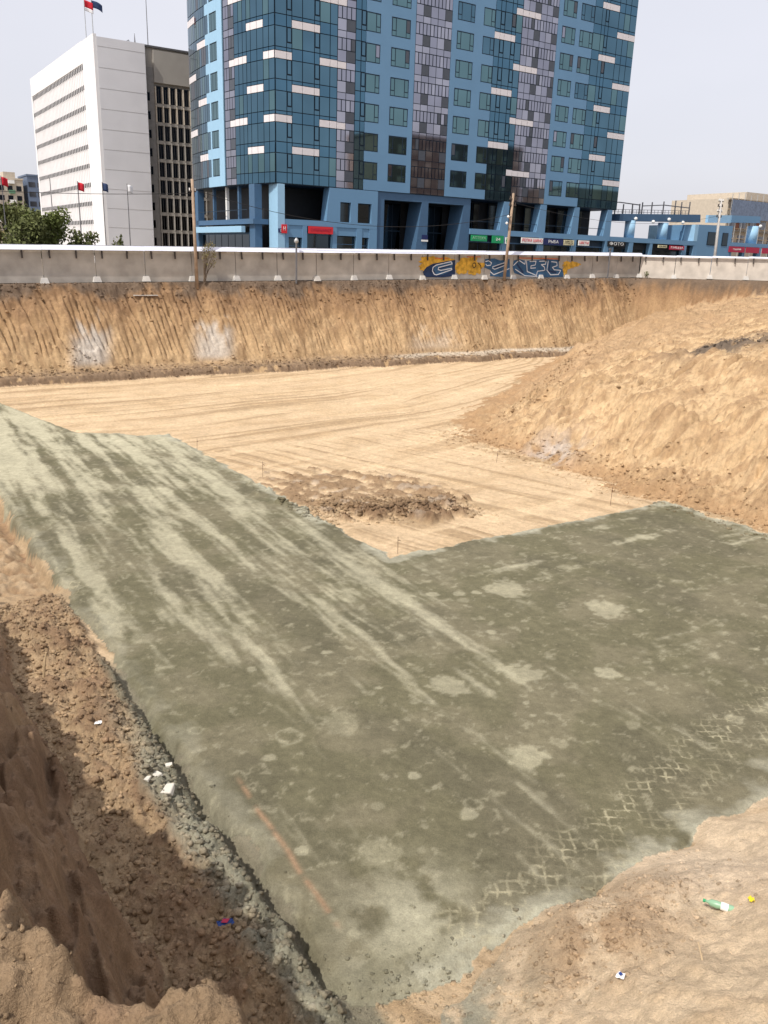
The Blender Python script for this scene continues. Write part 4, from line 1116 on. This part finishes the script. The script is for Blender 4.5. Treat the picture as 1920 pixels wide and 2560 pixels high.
MB().tube([(0, 0, 0), (0, 0, .35), (0, 0, 1.5)], [.2, .1, .02], 8).build('cone', steel, o)
MB().tube([(-.7, 0, 0), (-.9, 0, .5)], .06, 6).tube([(-.9, 0, .5), (-1.2, 0, .3)], .05, 6).build('bracket', steel, o)
# flag poles along the street
for k, (s, z1, m) in enumerate(((3.3, 16.2, None), (5.9, 16.0, red_cloth), (8.3, 16.1, blue_cloth), (10.8, 16.1, white_cloth), (-1.1, 16.0, red_cloth))):
    flagpole(('bare grey flagpole before the white slab', 'flagpole with drooping red flag before the white slab', 'flagpole with small navy flag at the white slab corner', 'dark flagpole with pale flag before the white end wall', 'flagpole with red flag at the left picture edge')[k],
             s, TT, 7.0, z1, m, .55, .75, k, .06, steel)

# far apartment blocks on the left
def block(name, label, s0, s1, t, z1, m, wm, nf, nc, depth=14, z0=7.0, fl=2.9, w=1.5, back=False):
    r = thing(name, label, 'building', (s0 + s1) / 2, t, z0)
    boxp(r, 'wall', m, s0, s1, t - depth, t, z0, z1)
    boxp(r, 'parapet', m, s0 - .2, s1 + .2, t - depth, t + .2, z1, z1 + .5)
    for i in range(nf):
        for j in range(nc):
            c = s0 + (s1 - s0) * (j + .5) / nc; zz = z1 - 1.0 - fl * (i + 1) + .6
            f = boxp(r, 'window', wm, c - w / 2, c + w / 2, *((t - depth - .06, t - depth + .05) if back else (t - .05, t + .06)), zz, zz + 1.5)
    return r
a1 = block('apartment_block', 'beige apartment block far behind at the left edge', 20, 40.9, -230, 29.3, beige, pane_dark, 5, 8)
for k in range(5):
    boxp(a1, 'balcony', mat('balcony_green', (.12, .25, .16), .8) if k % 2 else signwhite, 36.5, 38.3, -229.9, -229, 17.5 + 2.9 * k - 1, 18.5 + 2.9 * k - 1)
    boxp(a1, 'balcony', signwhite, 31.5, 33.5, -229.9, -229, 16.5 + 2.9 * k, 17.5 + 2.9 * k)
boxp(a1, 'stair_tower', beige, 35.5, 39, -236, -231, 29.8, 31.6)
block('apartment_block', 'blue grey apartment block beside the white slab, far behind', 42.3, 58, -230, 30.8, bluegrey, pane_dark, 5, 6, w=2.0)
# block that the lower tower glass mirrors; it stands right of the pit, out of the frame
block('apartment_block', 'brown brick apartment block mirrored in the lower tower glass', 73, 108, 42, 31.5, brick_brown, beige, 8, 11, 12, 8.2, 2.75, 1.4, True)
block('apartment_block', 'beige apartment block mirrored in the tower glass beside the brown one', 112, 150, 34, 24, beige, pane_dark, 5, 12, 12, 8.2, 2.75, 1.4, True)

# ------------------------------------------------------------------ trees and bushes
def leaves(root, centres, n, size, m, name='crown', seed=0):
    r = np.random.default_rng(seed); pts = []
    for (x, y, z, rx, ry, rz, k) in centres:
        q = r.standard_normal((int(n * k), 3)); q /= np.linalg.norm(q, axis=1)[:, None]
        q *= (r.random((len(q), 1)) ** .45)
        pts.append(q * np.array([rx, ry, rz]) + np.array([x, y, z]))
    p = np.concatenate(pts); k = len(p)
    a = r.standard_normal((k, 3)); a /= np.linalg.norm(a, axis=1)[:, None]
    b = np.cross(a, r.standard_normal((k, 3))); b /= np.linalg.norm(b, axis=1)[:, None]
    sz = size * (.5 + r.random((k, 1)))
    V = np.stack([p - a * sz, p - b * sz * .5, p + a * sz, p + b * sz * .5], 1).reshape(-1, 3)
    F = np.arange(4 * k).reshape(-1, 4)
    o = big_mesh(name, V, F, m, smooth=False); o.parent = root
    return o
def tree(label, s, t, z, h, rad, m, seed, n=1500, size=.16, cat='tree', name='broadleaf_tree', group=None, low=.25):
    root = thing(name, label, cat, s, t, z, group); r = random.Random(seed); b = MB()
    b.tube([(0, 0, -.2), (r.uniform(-.1, .1), 0, h * .35), (r.uniform(-.2, .2), r.uniform(-.2, .2), h * .75)], [rad * .07 + .05, rad * .05 + .03, .03], 7)
    cs = []
    for k in range(9):
        a = r.uniform(0, 6.28); q = rad * r.uniform(.3, .75); zz = h * r.uniform(low + .15, .88)
        e = (q * math.cos(a), q * math.sin(a), zz)
        b.tube([(0, 0, zz * .55), (e[0] * .5, e[1] * .5, zz * .8), e], [.05, .035, .015], 5)
        cs.append((*e, rad * r.uniform(.28, .5), rad * r.uniform(.28, .5), h * r.uniform(.10, .2), 1 / 9))
    cs.append((0, 0, h * .6, rad * .6, rad * .6, h * .33, .35))
    b.build('trunk', bark, root)
    leaves(root, cs, n, size, m, 'crown', seed)
    return root
gT = 'trees behind the fence at left'
tree('olive green bushy tree cut by the left picture edge', -5.2, -9, 6.9, 5.6, 2.6, leaf_dry, 1, 2600, .17)
tree('bright green tree behind the fence, left of the white slab', -2.2, -7.5, 6.9, 5.7, 2.3, leaf_b, 2, 2600, .17)
tree('tallest green tree behind the fence, before the white slab', .2, -8.5, 6.9, 5.9, 1.9, leaf_a, 3, 2400, .16)
tree('low dark green tree behind the fence under the red flag', 2.8, -8, 6.9, 4.7, 1.5, leaf_b, 4, 1500, .14)
tree('tiny dark shrub showing over the fence before the white end wall', 5.9, -8, 7.0, 4.1, .7, leaf_b, 5, 500, .12, 'shrub', 'shrub')
for k, (s, h) in enumerate(((6, 13), (13, 12.5), (19, 12.8), (25, 11))):
    tree(('far tree mass below the beige block, at the picture edge', 'far green tree below the beige apartment block', 'far green tree between the beige and blue grey blocks', 'far green tree below the blue grey block')[k], s, -118 - 3 * k, 7, h, 4.6, leaf_b, 20 + k, 1500, .4)
def bush(label, s, t, z, h, w, seed, nb=16, n=260, m=leaf_dry, size=.07):
    root = thing('bush', label, 'bush', s, t, z); r = random.Random(seed); b = MB(); cs = []
    for k in range(nb):
        a = r.uniform(0, 6.28); q = w * r.uniform(.15, .6); hh = h * r.uniform(.45, 1)
        e = (q * math.cos(a) + .12 * h, q * math.sin(a) * .4, hh)
        b.tube([(r.uniform(-.1, .1), r.uniform(-.1, .1), 0), (e[0] * .4, e[1] * .4, hh * .55), e], [.025, .016, .006], 4)
        cs.append((e[0] * .8, e[1] * .8, hh * .85, .3, .25, .35, 1 / nb))
    b.build('branches', bark, root); leaves(root, cs, n, size, m, 'foliage', seed)
bush('thin half bare bush beside the weathered wooden pole', 10.6, .9, 7.25, 3.7, 1.3, 3, 22, 420)
bush('small green weed clump at the foot of the sunlit slabs', 66.5, .6, 8.2, .8, .8, 5, 10, 160, leaf_a, .08)
bush('low weed at a footing of the sunlit slab fence', 69.8, 2.9, 8.25, .6, .6, 6, 8, 120, leaf_a, .07)

# ------------------------------------------------------------------ poles and cables
def zl(s, t): return zat(s, t)
p = thing('utility_pole', 'weathered wooden pole with fittings left of the tower', 'pole', 10.0, .75, zl(10, .75) - .1)
H = 15.9 - 7.2
MB().tube([(0, 0, 0), (-.05, 0, H * .5), (-.1, 0, H)], [.15, .13, .11], 10).build('shaft', wood_pole, p, True)
MB().box(-.4, .2, -.06, .06, H - 1.0, H - .9).build('crossarm', timber, p)
for q in (-.35, .12): MB().tube([(q, 0, H - .9), (q, 0, H - .7)], .05, 6).build('insulator', signwhite, p)
p = thing('utility_pole', 'tall pale wooden utility pole with insulators before the graffiti', 'pole', 44.4, .75, zl(44.4, .75) - .1)
H = 16.6 - 7.9
MB().tube([(-.35, 0, 0), (-.1, 0, H * .5), (.12, 0, H)], [.17, .15, .12], 10).build('shaft', wood_pole, p, True)
for dz in (.5, 1.1): MB().box(-.35, .55, -.07, .07, H - dz - .12, H - dz).build('crossarm', timber, p)
for q, dz in ((-.25, .5), (.45, .5), (-.25, 1.1), (.45, 1.1), (.1, 0)): MB().tube([(q, 0, H - dz), (q, 0, H - dz + .22)], .07, 6).build('insulator', timber, p)
for q in ((-.45, H - 2.3), (-.6, H - 2.95)):
    MB().tube([(q[0], -.1, q[1] - .14), (q[0], -.1, q[1]), (q[0], -.1, q[1] + .14)], [.03, .17, .03], 8).build('lamp', signwhite, p, True)
    MB().box(q[0], .0, -.12, -.07, q[1] - .02, q[1] + .03).build('lamp_arm', steel, p)
p = thing('lamp_post', 'thin dark lamp post standing before the fence below the red sign', 'lamp post', 19.5, .6, zl(19.5, .6) - .05)
MB().tube([(0, 0, 0), (0, 0, 3.5)], [.09, .08], 8).build('shaft', steel, p)
MB().tube([(0, 0, 3.45), (0, 0, 3.6), (0, 0, 3.75), (0, 0, 3.95)], [.05, .2, .2, .05], 10).build('lamp_head', galv, p, True)
p = thing('fence_post', 'dark steel post before the fence right of the graffiti', 'post', 59.9, .6, zl(59.9, .6) - .05)
MB().tube([(0, 0, 0), (0, 0, 3.2)], [.09, .09], 8).build('shaft', steel, p)
MB().box(-.18, .18, -.1, .1, 3.2, 3.35).build('cap', steel, p)
p = thing('utility_pole', 'leaning pale concrete pole before the podium at right', 'pole', 98.9, -14, 7.)
MB().tube([(.25, 0, 0), (0, 0, 6), (-.3, 0, 12.6)], [.24, .21, .16], 10).build('shaft', conc_pole, p, True)
for k in range(4):
    MB().box(-.85, .3, -.07, .07, 12.2 - .75 * k, 12.3 - .75 * k).build('crossarm', timber, p)
    for q in (-.75, .2): MB().tube([(q, 0, 12.3 - .75 * k), (q, 0, 12.58 - .75 * k)], .09, 6).build('insulator', timber if k % 2 else signwhite, p)
def cable(label, a, b, sag, r=.022):
    root = thing('cable', label, 'cable', *a); A = W(*a); Bv = W(*b)
    la = Vector((0, 0, 0)); lb = Vector(((b[0] - a[0]), -(b[1] - a[1]), b[2] - a[2])); pts = []
    for k in range(25):
        u = k / 24; q = la.lerp(lb, u); q.z -= sag * 4 * u * (1 - u); pts.append(q)
    MB().tube(pts, r, 5).build('wire', blackm, root)
cable('sagging black cable from the left edge to the wooden pole', (-30, .4, 14.5), (10.0, .75, 14.3), .9)
cable('long sagging cable between the two wooden poles', (10.0, .75, 14.6), (44.4, .75, 14.4), 2.0)
cable('thin cable from the tall wooden pole towards the right', (44.4, .75, 15.6), (98.6, -14, 17.2), 1.6, .018)

# ------------------------------------------------------------------ survey stakes and litter
for k, (s, t, h, lb) in enumerate(((10.1, 47.7, .95, 'thin rebar stake at the right end of the inner bed edge'), (-1.05, 48.2, .75, 'thin rebar stake at the inner corner of the gravel bed'),
                                   (-.9, 36.9, .9, 'thin rebar stake left of the spoil patch'), (10.8, 39.5, .6, 'short rebar stake near the foot of the right bank'), (-1.6, 30.5, .7, 'thin rebar stake far along the bed edge'))):
    o = thing('survey_stake', lb, 'stake', s, t, zat(s, t) - .1, 'rebar survey stakes')
    MB().tube([(0, 0, 0), (random.uniform(-.04, .04), 0, h * .85 + .1)], .009, 6).build('rod', rust, o)
    MB().tube([(0, 0, h * .8), (.05, 0, h * .8), (.1, .02, h * .74)], .012, 5).build('tie', rust, o)
def place(name, label, cat, s, t, dz=.02, rz=0.):
    o = thing(name, label, cat, s, t, zat(s, t) + dz, rot=ANG + rz); return o
o = place('plastic_bottle', 'crushed green plastic bottle on the near sand bank', 'bottle', -6.95, 65.25, .05, 2.1)
MB().tube([(-.22, 0, 0), (-.2, 0, 0), (-.1, 0, .0), (0, .01, .01), (.08, 0, 0), (.16, 0, 0), (.2, 0, 0), (.24, 0, 0)], [.03, .055, .058, .045, .056, .05, .022, .018], 12).build('body', plastic_green, o, True)
MB().tube([(.235, 0, 0), (.27, 0, 0)], .024, 10).build('cap', green_m, o)
MB().tube([(-.07, .004, .004), (.03, .006, .008)], [.0595, .0585], 12, False).build('label_band', signwhite, o, True)
def scrap(name, label, s, t, m, w, h, seed, m2=None):
    o = place(name, label, 'litter', s, t, .03, seed); r = random.Random(seed); nx = 5; v = []
    for i in range(nx):
        for j in range(nx): v.append((w * (i / 4 - .5), h * (j / 4 - .5), r.uniform(0, .05)))
    fs = [(i * nx + j, (i + 1) * nx + j, (i + 1) * nx + j + 1, i * nx + j + 1) for i in range(4) for j in range(4)]
    q = MB().raw(v, fs).build('sheet', m, o); q.modifiers.new('t', 'SOLIDIFY').thickness = .004
    if m2:
        q = MB().raw([(-w * .3, -h * .1, .056), (w * .1, -h * .4, .053), (w * .3, h * .1, .058), (-w * .05, h * .35, .054)], [(0, 1, 2, 3)]).build('print', m2, o)
scrap('wrapper', 'bright yellow scrap beside the green bottle', -6.7, 65.5, foil_yellow, .09, .07, 1)
scrap('wrapper', 'small blue and white wrapper on the near sand', -9.2, 65.35, white_cloth, .1, .09, 2, plastic_blue)
scrap('packet', 'dark blue packet lying at the shadow edge of the left bank', -12.75, 60.95, plastic_blue, .24, .14, 3, wine_m)
scrap('wrapper', 'pale scrap lying on the brown strip beside the bed', -12.9, 54.5, white_cloth, .2, .12, 4)
def chunk(label, s, t, w, seed, m=foam_m, name='foam_chunk'):
    o = place(name, label, 'foam', s, t, .06, seed); r = random.Random(seed); b = MB()
    v = boxv(-w / 2, w / 2, -w * .35, w * .35, -w * .15, w * .18); v = [(x * r.uniform(.75, 1.2), y * r.uniform(.7, 1.25), z * r.uniform(.7, 1.3)) for x, y, z in v]
    q = b.raw(v, BF).build('block', m, o); q.modifiers.new('b', 'BEVEL').width = w * .05
chunk('largest white foam chunk in the rubble beside the bed', -12.45, 57.55, .28, 1)
chunk('white foam chunk behind the largest one in the rubble', -12.5, 57.0, .2, 2)
chunk('small white foam crumb nearest the gravel bed', -12.15, 56.7, .14, 3)
chunk('small white foam crumb left of the foam chunks', -12.75, 57.3, .13, 4)
o = place('wooden_stick', 'broken wooden stub standing in the clods on the left', 'stick', -13.5, 52.0, .0)
MB().tube([(0, 0, -.1), (.05, 0, .3), (.12, .02, .62)], [.03, .03, .02], 6).build('shaft', dry_wood, o)
o = place('wooden_stick', 'thin dry stick lying on the near sand bank', 'stick', -8.3, 65.85, .03, .8)
MB().tube([(-.25, 0, 0), (0, 0, .02), (.25, 0, .0)], [.012, .012, .008], 6).build('shaft', dry_wood, o)
o = place('wooden_board', 'pale board lying on the crest under the fence at left', 'board', 5.4, 1.3, .08, .05)
MB().box(-1.0, 1.0, -.12, .12, 0, .06).build('plank', footing_m, o)

# alike things share a group
GROUPS = {'shop_sign': 'signs along the shop fronts', 'flagpole': 'flagpoles', 'broadleaf_tree': 'trees behind the fence', 'utility_pole': 'utility poles',
          'cable': 'overhead cables', 'apartment_block': 'apartment blocks', 'foam_chunk': 'white foam pieces in the rubble', 'wrapper': 'scraps of litter', 'bush': 'weeds and bushes by the fence', 'concrete_fence': 'concrete slab fences', 'wooden_stick': 'dry sticks'}
for o in bpy.data.objects:
    k = o.name.split('.')[0]
    if o.parent is None and k in GROUPS: o['group'] = GROUPS[k]
